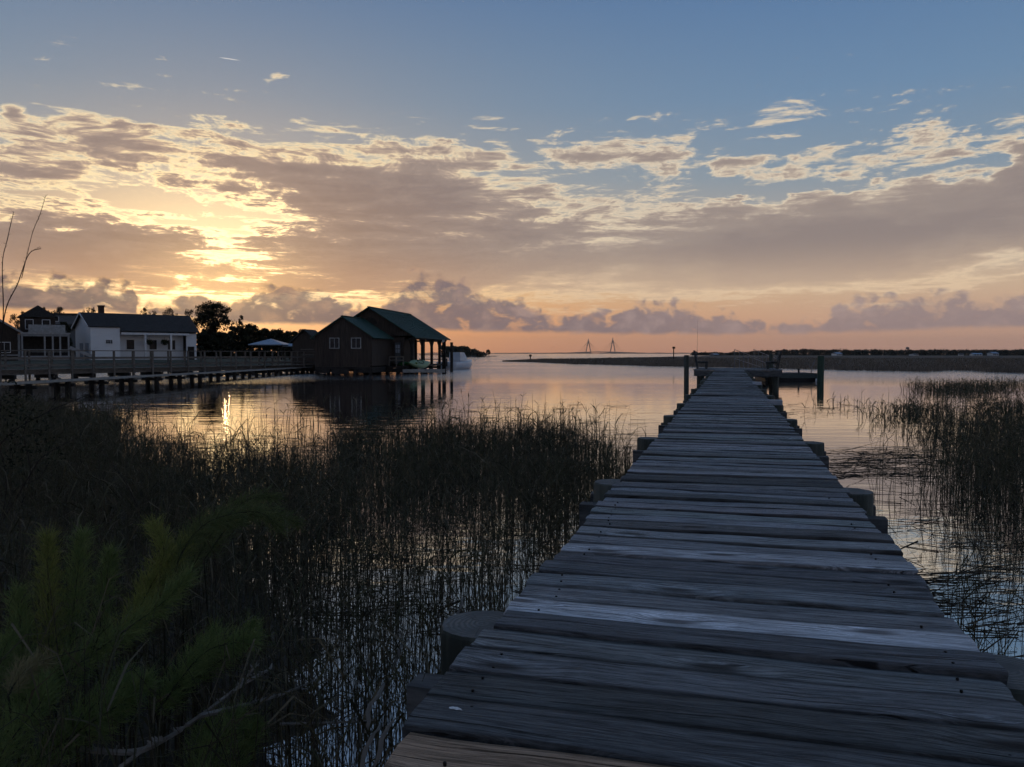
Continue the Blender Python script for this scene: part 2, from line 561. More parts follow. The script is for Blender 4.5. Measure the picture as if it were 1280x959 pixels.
def deck_wood(name):
    """weathered boards: long grain, knots, checks, lichen; the object colour tints each board"""
    m, q, b = base_mat(name)
    tcn = q.new('ShaderNodeTexCoord')
    info = q.new('ShaderNodeObjectInfo')
    off = q.math('MULTIPLY', info.outputs['Random'], 173.0)
    p0 = q.vmath('ADD', tcn.outputs['Object'], q.vec(off, off * .37, 0.0))
    # knots bend the grain
    kv = q.mapping(p0, scale=(2.1, 6.3, 2.0))
    kd = q.voronoi(kv, 1.0, 'F1', dim='2D')
    kc = q.voronoi(kv, 1.0, 'F1', 'Color', dim='2D')
    kon = q.math('GREATER_THAN', q.xyz(kc)[0], 0.66)
    kn = q.math('MULTIPLY', q.smooth(kd, 0.42, 0.02), kon)
    x, y, z = q.xyz(p0)
    wv = q.noise(q.mapping(p0, scale=(1.3, 4, 4)), 1.6, 3, .5)
    y2 = y + kn * 0.030 + (wv - .5) * 0.045
    g1 = q.noise(q.vec(x * 3.4, y2 * 85.0, z * 20.0), 1.0, 6, .68)
    g2 = q.noise(q.vec(x * 14.0, y2 * 300.0, z * 60.0), 1.0, 4, .7)
    crack = q.smooth(q.noise(q.vec(x * 2.2, y2 * 120.0, 3.3), 1.0, 3, .55), 0.36, 0.31)
    blot = q.noise(q.mapping(p0, scale=(2.5, 9, 9)), 1.3, 5, .65)
    grain = g1 * .55 + g2 * .45
    c = q.ramp(grain, [(.36, (.045, .044, .044, 1)), (.455, (.160, .160, .160, 1)), (.53, (.265, .265, .267, 1)), (.66, (.44, .44, .44, 1))])
    c = q.mix(q.smooth(blot, .50, .72) * .5, c, (.075, .072, .070, 1))
    lich = q.smooth(q.noise(q.mapping(p0, scale=(3, 14, 14), loc=(5, 5, 5)), 1.7, 6, .7), .60, .74)
    c = q.mix(lich * q.smooth(g2, .46, .58) * .6, c, (.55, .55, .56, 1))
    halo = q.math('MULTIPLY', q.smooth(kd, .50, .26), q.smooth(kd, .12, .24)) * kon
    c = q.mix(halo * q.smooth(g2, .50, .60) * .55, c, (.52, .52, .53, 1))
    c = q.mix(q.math('MULTIPLY', q.smooth(kd, .17, .05), kon) * .8, c, (.040, .036, .034, 1))
    c = q.mix(crack * .9, c, (.020, .019, .019, 1))
    # shade painted along the long edges, roughened by grain, to deepen the gaps
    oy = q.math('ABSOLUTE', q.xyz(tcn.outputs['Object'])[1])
    gap_shade = q.smooth(oy + (g1 - .5) * .030 + (blot - .5) * .02, .050, .066)
    c = q.mix(gap_shade * q.smooth(info.outputs['Random'], .0, 1.0, .45, .85), c, (.026, .024, .023, 1))
    c = q.mix(1.0, c, info.outputs['Color'], 'MULTIPLY')
    c = q.mix(1.0, c, (.84, .88, .92, 1), 'MULTIPLY')
    q.put(b.inputs['Base Color'], c)
    q.put(b.inputs['Roughness'], q.smooth(grain, .3, .7, .95, .80))
    b.inputs['Specular IOR Level'].default_value = 0.15
    bp = q.new('ShaderNodeBump')
    bp.inputs['Strength'].default_value = 0.9
    bp.inputs['Distance'].default_value = 0.006
    q.put(bp.inputs['Height'], grain - crack * 1.1 + kn * .35 + (blot - .5) * .3)
    q.t.links.new(bp.outputs[0], b.inputs['Normal'])
    return m


def end_grain(name):
    m, q, b = base_mat(name)
    tcn = q.new('ShaderNodeTexCoord')
    info = q.new('ShaderNodeObjectInfo')
    off = q.math('MULTIPLY', info.outputs['Random'], 31.0)
    p = tcn.outputs['Object']
    x, y, z = q.xyz(p)
    nz = q.noise(q.vmath('ADD', p, q.vec(off, off, 0.0)), 9, 4, .6)
    r_ = q.math('SQRT', x * x + y * y) + (nz - .5) * .02
    rings = q.math('MULTIPLY', q.math('SINE', r_ * 430.0 + nz * 14.0) * .5 + .5, q.smooth(nz, .35, .6))
    rad = q.noise(q.vec(q.math('ARCTAN2', x, y) * 9.0, r_ * 3.0, off), 1.0, 3, .6)
    c = q.mix(rings * .6 + nz * .5, (.070, .070, .066, 1), (.17, .17, .162, 1))
    c = q.mix(q.smooth(rad, .6, .72), c, (.035, .034, .033, 1))
    q.put(b.inputs['Base Color'], c)
    b.inputs['Roughness'].default_value = .85
    bp = q.new('ShaderNodeBump')
    bp.inputs['Strength'].default_value = .7
    bp.inputs['Distance'].default_value = .006
    q.put(bp.inputs['Height'], rings * .5 - q.smooth(rad, .6, .72) + nz)
    q.t.links.new(bp.outputs[0], b.inputs['Normal'])
    return m


def water_mat():
    m, q, b = base_mat('water')
    g = q.new('ShaderNodeNewGeometry')
    p = g.outputs['Position']
    x, y, z = q.xyz(p)
    dist = q.math('SQRT', x * x + y * y)
    # calm sheltered water close to the reeds, wind ripples outside
    patch = q.noise(q.mapping(p, scale=(.018, .05, 1)), 1.0, 4, .55)
    wind = q.math('MULTIPLY', q.smooth(dist, 38.0, 62.0), q.smooth(patch, .30, .60, .45, 1.0))
    w1 = q.noise(q.mapping(p, scale=(1.0, 2.2, 1)), 1.1, 3, .5)
    w2 = q.noise(q.mapping(p, scale=(.8, 1.5, 1), loc=(4, 4, 0)), 5.0, 4, .55)
    w3 = q.noise(q.mapping(p, scale=(.25, .9, 1)), .8, 3, .5)
    h = (w1 - .5) * .005 + (w3 - .5) * .007 + wind * ((w2 - .5) * .08 + (w1 - .5) * .09)
    bp = q.new('ShaderNodeBump')
    bp.inputs['Strength'].default_value = 1.0
    bp.inputs['Distance'].default_value = 1.0
    q.put(bp.inputs['Height'], h)
    q.t.links.new(bp.outputs[0], b.inputs['Normal'])
    b.inputs['Base Color'].default_value = (.010, .012, .012, 1)
    q.put(b.inputs['Roughness'], q.math('MULTIPLY_ADD', wind, .10, .035))
    b.inputs['IOR'].default_value = 1.333
    b.inputs['Specular IOR Level'].default_value = .5
    gl = q.new('ShaderNodeBsdfGlossy')
    gl.inputs['Color'].default_value = (.95, .95, .95, 1)
    q.put(gl.inputs['Roughness'], q.math('MULTIPLY_ADD', wind, .10, .03))
    q.t.links.new(bp.outputs[0], gl.inputs['Normal'])
    mx = q.new('ShaderNodeMixShader')
    mx.inputs[0].default_value = .60
    q.t.links.new(b.outputs[0], mx.inputs[1])
    q.t.links.new(gl.outputs[0], mx.inputs[2])
    q.t.links.new(mx.outputs[0], q.t.nodes['Material Output'].inputs[0])
    return m


M = {}
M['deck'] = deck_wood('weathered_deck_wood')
M['end'] = end_grain('piling_end_grain')
M['pile'] = plain('piling_wood', (.030, .036, .030), (.085, .092, .078), 3.0, .85, .6, (5, 5, .5), bdist=.012)
M['pilegreen'] = plain('algae_green_piling', (.016, .032, .022), (.045, .070, .048), 3.0, .8, .5, (4, 4, .5), bdist=.012)
M['beam'] = plain('beam_wood', (.040, .041, .042), (.110, .110, .110), 5.0, .85, .6, (1, 6, 6), bdist=.006)
M['water'] = water_mat()
M['mud'] = plain('marsh_mud', (.030, .024, .017), (.070, .058, .040), 2.5, .85, .8, bdist=.05, coord='Object')
M['lawn'] = plain('shore_ground', (.020, .026, .012), (.050, .052, .028), .6, .9, .5, bdist=.05)

# ------------------------------------------------------------------ water and ground
WX, WY0, WY1 = 9400.0, -300.0, 10400.0
mb = MB()
xs = [-WX, -600, -120, -30, 0, 30, 120, 600, WX]
ys = [WY0, -40, 0, 15, 40, 100, 300, 1200, WY1]
mb.add([(x_, y_, 0) for y_ in ys for x_ in xs], [(j * 9 + i, j * 9 + i + 1, (j + 1) * 9 + i + 1, (j + 1) * 9 + i) for j in range(8) for i in range(8)])
tag(mb.build('water', M['water']), 'calm tidal creek reflecting the sunset sky', 'water', kind='structure')


def terrain(name, x0, x1, y0, y1, step, hfun, mat_, label):
    nx, ny = int((x1 - x0) / step) + 1, int((y1 - y0) / step) + 1
    gx, gy = np.linspace(x0, x1, nx), np.linspace(y0, y1, ny)
    V = np.array([(a, c, hfun(a, c)) for c in gy for a in gx])
    I = np.arange(nx * ny).reshape(ny, nx)
    Q = np.stack([I[:-1, :-1], I[:-1, 1:], I[1:, 1:], I[1:, :-1]], -1).reshape(-1, 4)
    o = link(name, array_mesh(name, V, Q, mat_, True))
    return tag(o, label, 'ground', kind='structure')


def sstep(a, b_, x):
    t_ = min(max((x - a) / (b_ - a), 0.0), 1.0)
    return t_ * t_ * (3 - 2 * t_)


def bank_h(x, y):
    """muddy marsh bank beside the landward end of the dock"""
    nz = mnoise.noise((x * .35, y * .35, 0)) * .35 + mnoise.noise((x * 1.3, y * 1.3, 4)) * .08
    edge = 1.12 - .27 * max(y, 1.0) + .8 * nz - .0185 * y * y + .55 * mnoise.noise((x * 2.3, y * 2.3, 7)) + .35 * mnoise.noise((x * 5.1, y * 5.1, 9))        # x of the water's edge
    h = sstep(edge + .9, edge - 1.8, x) * .45
    h *= sstep(15.5, 10.0, y + nz * 2)
    return -.35 + h + nz * .10


def shore_h(x, y):
    nz = mnoise.noise((x * .05, y * .05, 2)) * .5
    e1 = -20.5 + nz * 3 - .16 * max(y - 95, 0)
    h = sstep(e1 + 2.5, e1 - 6, x) * sstep(69, 82, y + nz * 4)
    h = max(h, sstep(-31, -40, x) * sstep(28, 36, y))
    return -.5 + h * 1.25 + nz * .15


terrain('bank', -16, 1.0, -3.0, 17, .22, bank_h, M['mud'], 'dark muddy bank beneath the reeds beside the dock')
terrain('shore', -190, -17, 27, 280, 2.6, shore_h, M['lawn'], 'dark grassy shore under the houses across the creek')

# ------------------------------------------------------------------ the dock
DECK = CAM_H - 0.72
DA = R(15.2)
dock = thing('dock', 'long weathered grey plank dock running out from the bank across the marsh', 'dock', (0, 0, 0), -DA)


def dock_w(t, s, z):
    return Vector((t * math.cos(DA) + s * math.sin(DA), -t * math.sin(DA) + s * math.cos(DA), z))


def plank_mesh(name, length, width, th, seed, seg=14):
    """board along x: rounded worn edges, slight cup and crown, splintered ends"""
    rr = random.Random(seed)
    ph = [rr.uniform(0, 6.28) for _ in range(8)]
    vs, fs = [], []
    prof = [(-.5, -1), (-.5, -.22), (-.475, -.05), (-.25, 0), (0, 0), (.25, 0), (.475, -.05), (.5, -.22), (.5, -1)]
    kk = len(prof)
    cup = rr.uniform(-.003, .004)
    for i in range(seg + 1):
        u = i / seg
        x = (u - .5) * length
        wl = .0028 * math.sin(u * 9 + ph[0]) + .0016 * math.sin(u * 23 + ph[1])
        wr = .0028 * math.sin(u * 8 + ph[2]) + .0016 * math.sin(u * 27 + ph[3])
        up = .0035 * math.sin(u * 3.3 + ph[4]) + .0012 * math.sin(u * 14 + ph[5])
        for j, (a, c) in enumerate(prof):
            y = a * width + (wl if a < 0 else wr if a > 0 else 0)
            z = c * th + up + cup * (abs(a) * 2) ** 2 * (1 if c > -.5 else 0)
            xe = x
            if i in (0, seg):
                xe += rr.uniform(-.004, .004)
            vs.append((xe, y, z))
    for i in range(seg):
        for j in range(kk):
            a, c = i * kk + j, i * kk + (j + 1) % kk
            fs.append((a, a + kk, c + kk, c))
    fs.append(tuple(range(kk)))
    fs.append(tuple(seg * kk + j for j in range(kk))[::-1])
    m_ = MB()
    m_.add(vs, fs)
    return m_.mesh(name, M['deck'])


PITCHP = 0.1445
pm = [plank_mesh('plank', 1.20, .1372, .038, 100 + i, 14) for i in range(26)]
pmf = [plank_mesh('plank', 1.20, .1360, .038, 200 + i, 5) for i in range(10)]
nail_me = MB().tube([(0, 0, -.004), (0, 0, .0022), (0, 0, .0026)], [.0034, .0034, .002], 8).mesh('nail', plain('nail', (.012, .012, .013), (.03, .022, .018), 40, .6, metallic=.6))
s0 = 1.270 - 4 * PITCHP
prnd = random.Random(5)
light_idx = {10: 2.7, 15: 2.0, 16: 1.25, 22: 1.2, 29: 1.6, 31: 1.35, 38: 1.5, 45: 1.35, 52: 1.3, 60: 1.5}
N_MAIN = 249
for i in range(N_MAIN):
    s = s0 + (i + .5) * PITCHP
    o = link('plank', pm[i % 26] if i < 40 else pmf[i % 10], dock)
    o.location = (prnd.gauss(0, .007), s + prnd.uniform(-.002, .002), DECK + prnd.uniform(-.006, .004))
    o.rotation_euler = (prnd.gauss(0, .018), prnd.gauss(0, .0016), prnd.gauss(0, .0028) + (math.pi if prnd.random() < .5 else 0))
    kf = prnd.choice((.50, .68, .85, 1.0, 1.15, 1.35)) * prnd.uniform(.92, 1.08)
    tint = (kf * prnd.uniform(.97, 1.08), kf, kf * prnd.uniform(.94, 1.02))
    if i in light_idx:
        kf = light_idx[i]
        tint = (kf, kf * .96, kf * .95)
    elif i > 60 and prnd.random() < .13:
        kf = prnd.uniform(1.2, 1.7)
        tint = (kf, kf, kf)
    if i == 4:
        tint = (1.75, 1.12, .72)
    if i == 3:
        tint = (.9, .9, .95)
    o.color = (*tint, 1)
    if i < 26:
        for tx in (-.50, .50):
            for dy_ in (-.038, .036):
                if prnd.random() < .35:
                    continue
                na = link('nail', nail_me, o)
                na.location = (tx + prnd.uniform(-.01, .01), dy_ + prnd.uniform(-.006, .006), .0005)
S_END = s0 + N_MAIN * PITCHP
# head platform
HT0, HT1 = -1.55, 2.25
hm = [plank_mesh('plank', HT1 - HT0, .1375, .038, 300 + i, 6) for i in range(4)]
for i in range(32):
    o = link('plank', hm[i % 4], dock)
    o.location = ((HT0 + HT1) / 2 + prnd.gauss(0, .01), S_END + (i + .5) * PITCHP, DECK + prnd.uniform(-.003, .003))
    kf = prnd.uniform(.75, 1.2)
    o.color = (kf, kf, kf, 1)
S_HEAD = S_END + 32 * PITCHP
for t in (-.50, 0.0, .50):
    MB().box(t - .02, t + .02, s0 + .02, S_HEAD - .02, DECK - .128, DECK - .0425).build('stringer', M['beam'], dock)
for t in (HT0 + .04, HT1 - .04):
    MB().box(t - .02, t + .02, S_END + .01, S_HEAD - .01, DECK - .29, DECK - .0425).build('fascia', M['beam'], dock)
MB().box(HT0 + .065, -.525, S_END + .012, S_END + .052, DECK - .29, DECK - .0425).build('fascia', M['beam'], dock)
MB().box(.525, HT1 - .065, S_END + .012, S_END + .052, DECK - .29, DECK - .0425).build('fascia', M['beam'], dock)


def pile_mesh(name, r, top, bottom, seed, mats, k=18):
    rr = random.Random(seed)
    m_ = MB()
    lv = [bottom, (bottom + top) / 2, top - .03, top - .008, top]
    rs = [r * 1.04, r * 1.02, r, r * .985, r * .95]
    vs, fs = [], []
    jit = [rr.uniform(.97, 1.03) for _ in range(k)]
    for z, rad in zip(lv, rs):
        for j in range(k):
            a = 2 * math.pi * j / k
            vs.append((math.cos(a) * rad * jit[j], math.sin(a) * rad * jit[j], z))
    for i in range(len(lv) - 1):
        for j in range(k):
            fs.append((i * k + j, i * k + (j + 1) % k, (i + 1) * k + (j + 1) % k, (i + 1) * k + j))
    m_.add(vs, fs, 0)
    m_.add(vs[-k:], [tuple(range(k))], 1)
    return m_.mesh(name, mats)


pile_me = [pile_mesh('piling', .120, 0, -1.35, 40 + i, [M['pile'], M['end']]) for i in range(5)]
beam_me = MB().box(-.80, .80, -.045, .045, -.2, 0).mesh('cap_beam', M['beam'])
S_B = 2.10
i = 0
while S_B + i * 2.55 < S_END - .5:
    s = S_B + i * 2.55
    for sd in (-1, 1):
        o = link('piling', pile_me[(i * 2 + sd) % 5], dock, (sd * (.648 + prnd.uniform(-.01, .02)), s + prnd.uniform(-.03, .03), DECK - .022 - prnd.uniform(0, .02)))
        o.rotation_euler = (prnd.gauss(0, .008), prnd.gauss(0, .008), prnd.uniform(0, 6))
        if (i, sd) in ((4, 1), (7, 1)):
            tube_cap = MB().box(-.10, .10, -.10, .10, .001, .07).build('pile_cap', plain('pale_cap', (.28, .30, .34), (.36, .38, .42), 8, .6), dock)
            tube_cap.location = o.location
    for ds in (-.18, .18):
        o = link('cap_beam', beam_me, dock, (prnd.uniform(-.015, .015), s + ds, DECK - .1295))
    i += 1
for s in (S_END + .5, S_HEAD - .5):
    for t in (HT0 + .25, .35, HT1 - .25):
        link('piling', pile_me[i % 5], dock, (t, s, DECK - .30))
        i += 1

# bird dropping on a near board
p = on_z(570, 889, DECK)
m_ = MB()
rr = random.Random(3)
ring = []
for j in range(14):
    a = 2 * math.pi * j / 14
    ring.append((math.cos(a) * .017 * rr.uniform(.5, 1.15), math.sin(a) * .006 * rr.uniform(.5, 1.2)))
m_.add([(x, y, 0) for x, y in ring] + [(x * .6, y * .6, .0022) for x, y in ring],
       [(j, (j + 1) % 14, 14 + (j + 1) % 14, 14 + j) for j in range(14)] + [tuple(range(14, 28))])
o = m_.build('bird_dropping', plain('chalky_white', (.6, .62, .64), (.75, .76, .78), 60, .9), loc=(p.x, p.y, DECK + .005))
o.rotation_euler = (0, 0, -DA - .1)
tag(o, 'small white bird dropping on the near grey boards', 'dropping')

# ------------------------------------------------------------------ benches and gangway on the dock head
M['dull'] = plain('bench_wood', (.030, .033, .034), (.075, .078, .080), 8, .85, .4, (1, 6, 6), bdist=.004)
M['alu'] = plain('dull_aluminium', (.14, .15, .17), (.21, .22, .24), 6, .45, metallic=.7)


def bench(label, t, s, facing):
    w = dock_w(t, s, DECK)
    root = thing('dock_bench', label, 'bench', (w.x, w.y, DECK + .004), -DA + (0 if facing > 0 else math.pi), 'built-in benches on the dock head')
    for y in (-.55, .55):
        MB().beam((.0, y, .0), (-.16, y, .86), .05, .09).build('back_post', M['dull'], root)
        MB().box(.03, .46, y - .03, y + .03, .26, .32).build('seat_support', M['dull'], root)
        MB().box(.36, .44, y - .03, y + .03, 0, .258).build('leg', M['dull'], root)
    for i in range(3):
        MB().box(.04 + i * .145, .17 + i * .145, -.75, .75, .323, .36).build('seat_slat', M['dull'], root)
    for i in range(3):
        z = .46 + i * .15
        MB().beam((.045 - z * .186, -.75, z), (.045 - z * .186, .75, z), .04, .11).build('back_slat', M['dull'], root)
    return root


bench('slatted bench on the dock head beside the thin upright rod', HT0 + .12, S_END + 1.7, 1)
bench('slatted bench on the dock head nearest the low floating dock', HT1 - .16, S_END + 1.7, -1)
w = dock_w(HT0 + .05, S_END + 2.7, DECK)
rod = thing('fishing_rod', 'thin upright rod standing by the bench on the dock head', 'rod', (w.x, w.y, DECK + .003))
MB().tube([(0, 0, 0), (.0, 0, .9)], .012, 6).build('handle', M['dull'], rod)
MB().tube([(0, 0, .9), (.01, 0, 1.6), (.0, 0, 2.35)], [.006, .004, .002], 5).build('tip', M['dull'], rod)

w = dock_w(.75, S_HEAD + .02, DECK)
gw = thing('gangway', 'narrow aluminium gangway with handrails sloping down beyond the dock head', 'gangway', (w.x, w.y, DECK), -DA - .25)
MB().beam((0, 0, -.07), (0, 5.6, -.56), 1.0, .06).build('walkway', M['alu'], gw)
for sx in (-.47, .47):
    for k_, hz in enumerate((.48, .92)):
        MB().tube([(sx, -.25, hz), (sx, 5.6, hz - .52)], .018, 6).build('handrail', M['alu'], gw)
    for k_ in range(7):
        y = -.2 + k_ * .95
        MB().tube([(sx, y, -.02 - y * .0875), (sx, y, .92 - (y + .25) * .0875)], .015, 6).build('rail_post', M['alu'], gw)

# ------------------------------------------------------------------ mooring posts and float
def post(label, px, base_y, top_y, r, mat_, seed):
    b_ = on_z(px, base_y, 0)
    tp = at_y(px, top_y, b_.y)
    o = link('mooring_post', pile_mesh('mooring_post', r, tp.z, -1.2, seed, [mat_, M['end']], 12), None, (b_.x, b_.y, 0))
    o.rotation_euler = (0, random.uniform(-.012, .012), 0)
    return tag(o, label, 'post', 'mooring posts round the dock head')


post('dark wooden post standing alone in the water beside the dock', 858, 486, 444, .105, M['pile'], 1)
post('mooring post between the dock head bench and the low float', 964, 478, 442.5, .105, M['pile'], 2)
post('thick greenish mooring post at the outer end of the low float', 1025.5, 477, 445, .175, M['pilegreen'], 3)
fc = (on_z(957, 476.5, 0) + on_z(1023, 476.5, 0)) / 2
fl = thing('floating_dock', 'low floating dock with dark green side between two mooring posts', 'float', (fc.x, fc.y + 1.0, 0))
M['float'] = plain('float_side', (.030, .044, .042), (.070, .085, .082), 6, .8, .3, (1, 5, 5))
M['black'] = plain('dark_float_drum', (.006, .007, .008), (.016, .017, .018), 4, .6)
FW = (on_z(1023, 476.5, 0).x - on_z(957, 476.5, 0).x) / 2
MB().box(-FW, FW, -.95, .95, -.12, .185).build('flotation', M['black'], fl)
MB().box(-FW - .05, FW + .05, -1.02, -.955, .16, .43).build('side_board', M['float'], fl)
MB().box(-FW - .05, FW + .05, .955, 1.02, .16, .43).build('side_board', M['float'], fl)
k_ = int(2 * FW / .15)
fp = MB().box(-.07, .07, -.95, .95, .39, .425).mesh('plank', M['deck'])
for j in range(k_):
    o = link('plank', fp, fl, (-FW + .075 + j * .15, 0, prnd.uniform(-.002, .002)))
    kf = prnd.uniform(.8, 1.3)
    o.color = (kf, kf, kf, 1)
MB().tube([(FW - .12, -1.07, .14), (FW - .12, -1.07, .02), (FW - .12, -1.07, -.12)], [.05, .075, .05], 10).build('fender', plain('white_fender', (.5, .5, .5), (.65, .65, .65), 5, .5), fl)
MB().tube([(FW - .9, -.5, .425), (FW - .9, -.5, .62)], .05, 8).tube([(FW - .9, -.5, .60), (FW - .9, -.5, .66)], .07, 8).build('bollard', M['black'], fl)
MB().tube([(FW - .25, -.6, .425), (FW - .2, -.6, .8), (FW - .05, -.6, 1.15)], .022, 6).tube([(FW - .25, -.6, .65), (FW - .45, -.6, 1.0)], .016, 5).build('hoist_arm', M['alu'], fl)
# ------------------------------------------------------------------ pier with railing, lower walkway
M['pier'] = plain('pier_wood', (.085, .072, .060), (.17, .145, .12), 4, .85, .4, (1, 4, 4))
M['pale'] = plain('pale_board', (.17, .165, .15), (.26, .25, .23), 5, .7, .2, (1, 4, 4))
M['dark'] = plain('dark_timber', (.012, .010, .009), (.032, .027, .023), 3, .9, .3, (1, 5, 1))
A_, B_ = Vector((-27.5, 43.0)), Vector((-15.7, 62.5))
dv = (B_ - A_).normalized()
A0 = A_ - dv * 7.0
L_ = (B_ - A0).length
pier = thing('pier', 'raised wooden pier with three-rail fence leading to the boathouse', 'pier', (A0.x, A0.y, 0), math.atan2(dv.y, dv.x))
PD = .64
m_ = 0
pl_me = MB().box(-.068, .068, -.95, .95, -.04, 0).mesh('plank', M['pier'])
for j in range(int(L_ / .145)):
    link('plank', pl_me, pier, (j * .145 + .07, 0, PD + random.uniform(-.003, .003)))
for y in (-.75, .75):
    MB().box(0, L_, y - .04, y + .04, PD - .29, PD - .042).build('stringer', M['pier'], pier)
po_me = MB().box(-.045, .045, -.045, .045, -.62, 1.0).mesh('rail_post', M['pier'])
rx = 0.15
npost = 0
while rx < L_:
    for y in (-.86, .86):
        link('rail_post', po_me, pier, (rx, y + (.155 if y > 0 else -.155), PD))
    rx += 1.27
    npost += 1
for sd in (-1, 1):
    y = sd * 1.015
    MB().box(0, L_, y - .09, y + .09, PD + 1.002, PD + 1.042).build('top_rail', M['pier'], pier)
    for hz in (.20, .60):
        yy = y - sd * .078
        MB().box(0, L_, yy - .02, yy + .02, PD + hz - .06, PD + hz + .06).build('rail', M['pier'], pier)
ppile = pile_mesh('piling', .12, 0, -1.6, 71, [M['dark'], M['dark']], 10)
pbeam = MB().box(-.06, .06, -1.1, 1.1, -.22, 0).mesh('cap_beam', M['dark'])
rx = .6
while rx < L_:
    for y in (-.8, .8):
        link('piling', ppile, pier, (rx, y, PD - .515))
    link('cap_beam', pbeam, pier, (rx, 0, PD - .2925))
    if int(rx) % 3 == 0:
        MB().beam((rx - .1, -.98, PD - .4), (rx + .75, -.98, -.2), .05, .1).build('brace', M['pier'], pier)
    rx += 2.2

W0, W1 = Vector((-17.7, 26.0)), Vector((-15.6, 64.0))
wv_ = (W1 - W0).normalized()
WL = (W1 - W0).length
walk = thing('low_walkway', 'narrow low walkway with pale edge board on short posts below the pier', 'walkway', (W0.x, W0.y, 0), math.atan2(wv_.y, wv_.x))
MB().box(0, WL, -.40, -.36, .42, .50).build('edge_board', M['pale'], walk)
MB().box(0, WL, .36, .40, .36, .485).build('edge_board', M['pier'], walk)
wp_me = MB().box(-.068, .068, -.355, .355, -.035, 0).mesh('plank', M['pier'])
for j in range(int(WL / .145)):
    link('plank', wp_me, walk, (j * .145 + .07, 0, .488 + random.uniform(-.002, .002)))
wpost = MB().tube([(0, 0, -1.1), (0, 0, .44)], .11, 10).mesh('piling', M['dark'])
rx = .4
while rx < WL:
    for y in (-.22, .22):
        link('piling', wpost, walk, (rx, y, 0))
    MB().box(rx - .05, rx + .05, -.5, .5, .22, .345).build('cap_beam', M['dark'], walk)
    rx += 2.3

# ------------------------------------------------------------------ boathouse
M['roofg'] = plain('green_metal_roof', (.010, .040, .030), (.018, .062, .046), .8, .55, metallic=.0, spec=.45)
M['siding'] = plain('brown_board_siding', (.024, .017, .013), (.060, .044, .034), 2.2, .85, .5, (14, 14, .6))
M['trim'] = plain('weathered_pale_trim', (.22, .22, .21), (.34, .34, .33), 6, .7)
M['glass'] = plain('dark_window_glass', (.010, .012, .015), (.018, .020, .024), 2, .25, spec=.25)
M['whitewall'] = plain('white_clapboard', (.68, .69, .70), (.78, .79, .80), 2, .75, .25, (.4, .4, 16), bdist=.02)
M['white'] = plain('white_paint', (.60, .60, .60), (.72, .72, .72), 3, .6)
M['shingle'] = plain('dark_shingles', (.022, .021, .021), (.050, .048, .047), 5, .9, .6, (1, 1, 3), bdist=.03)
M['brick'] = plain('sooty_brick', (.030, .018, .014), (.060, .035, .028), 9, .9, .4)


def window(parent, x, z, w, h, y, mats=None, cols=2, rows=2, side=-1, name='window', axis='x'):
    """window standing on plane y (axis x) or plane x (axis y); frame proud by 4 cm"""
    fm, gm = mats or (M['trim'], M['glass'])
    fw = .055
    f = MB()

    def bx_(m__, a0, a1, d0, d1, z0, z1):
        d0, d1 = min(d0, d1), max(d0, d1)
        if axis == 'x':
            m__.box(a0, a1, d0, d1, z0, z1)
        else:
            m__.box(d0, d1, a0, a1, z0, z1)
    o0, o1 = y, y + side * .05
    bx_(f, x - w / 2, x + w / 2, o0, o1, z - h / 2, z - h / 2 + fw)
    bx_(f, x - w / 2, x + w / 2, o0, o1, z + h / 2 - fw, z + h / 2)
    bx_(f, x - w / 2, x - w / 2 + fw, o0, o1, z - h / 2 + fw, z + h / 2 - fw)
    bx_(f, x + w / 2 - fw, x + w / 2, o0, o1, z - h / 2 + fw, z + h / 2 - fw)
    for c in range(1, cols):
        xx = x - w / 2 + w * c / cols
        bx_(f, xx - .015, xx + .015, o0, y + side * .035, z - h / 2 + fw, z + h / 2 - fw)
    wo_ = f.build(name, fm, parent)
    iw, ih = (w - 2 * fw) / cols, (h - 2 * fw) / rows
    for c in range(cols):
        for r in range(rows):
            g_ = MB()
            bx_(g_, x - w / 2 + fw + c * iw + .012, x - w / 2 + fw + (c + 1) * iw - .012, y + side * .003, y + side * .018,
                z - h / 2 + fw + r * ih + .012, z - h / 2 + fw + (r + 1) * ih - .012)
            g_.build('pane', gm, wo_)
    return wo_


BZ = -math.atan2(1.7, 11.6)
bh = thing('boathouse', 'dark brown boathouse on pilings with green metal gable roofs and an open slip', 'boathouse', (-11.0, 62.0, 0), BZ)
FL = .60


def gable_roof(parent, xc, hw, y0, y1, ez, rz, over, th, mat_, name='roof'):
    """two slopes with seams; hw to the eave edge"""
    r_ = None
    for sd in (-1, 1):
        m__ = MB()
        q4 = [(xc + .0, y0 - over, rz), (xc + sd * hw, y0 - over, ez), (xc + sd * hw, y1 + over, ez), (xc + .0, y1 + over, rz)]
        if sd < 0:
            q4 = q4[::-1]
        m__.slab(q4, th)
        # raised seams
        yy = y0 - over + .2
        up = Vector((sd * (rz - ez), 0, hw)).normalized() * .012
        while yy < y1 + over:
            m__.beam(Vector((xc + sd * .06, yy, rz - (rz - ez) * .06 / hw)) + up, Vector((xc + sd * hw, yy, ez)) + up, .035, .03, up=up.normalized())
            yy += .45
        o = m__.build(name, mat_, parent)
        r_ = r_ or o
    MB().box(xc - .09, xc + .09, y0 - over, y1 + over, rz - .01, rz + .035).build('ridge_cap', mat_, r_)
    return r_


# main body, ridge along local y from the gable at y = 0
RZ, EZ, HW, BL = 5.10, 2.76, 3.75, 11.4
gable_roof(bh, 0.0, HW, 0.0, BL, EZ, RZ, .35, .07, M['roofg'])
gin = RZ - .10
sl = (RZ - EZ) / HW
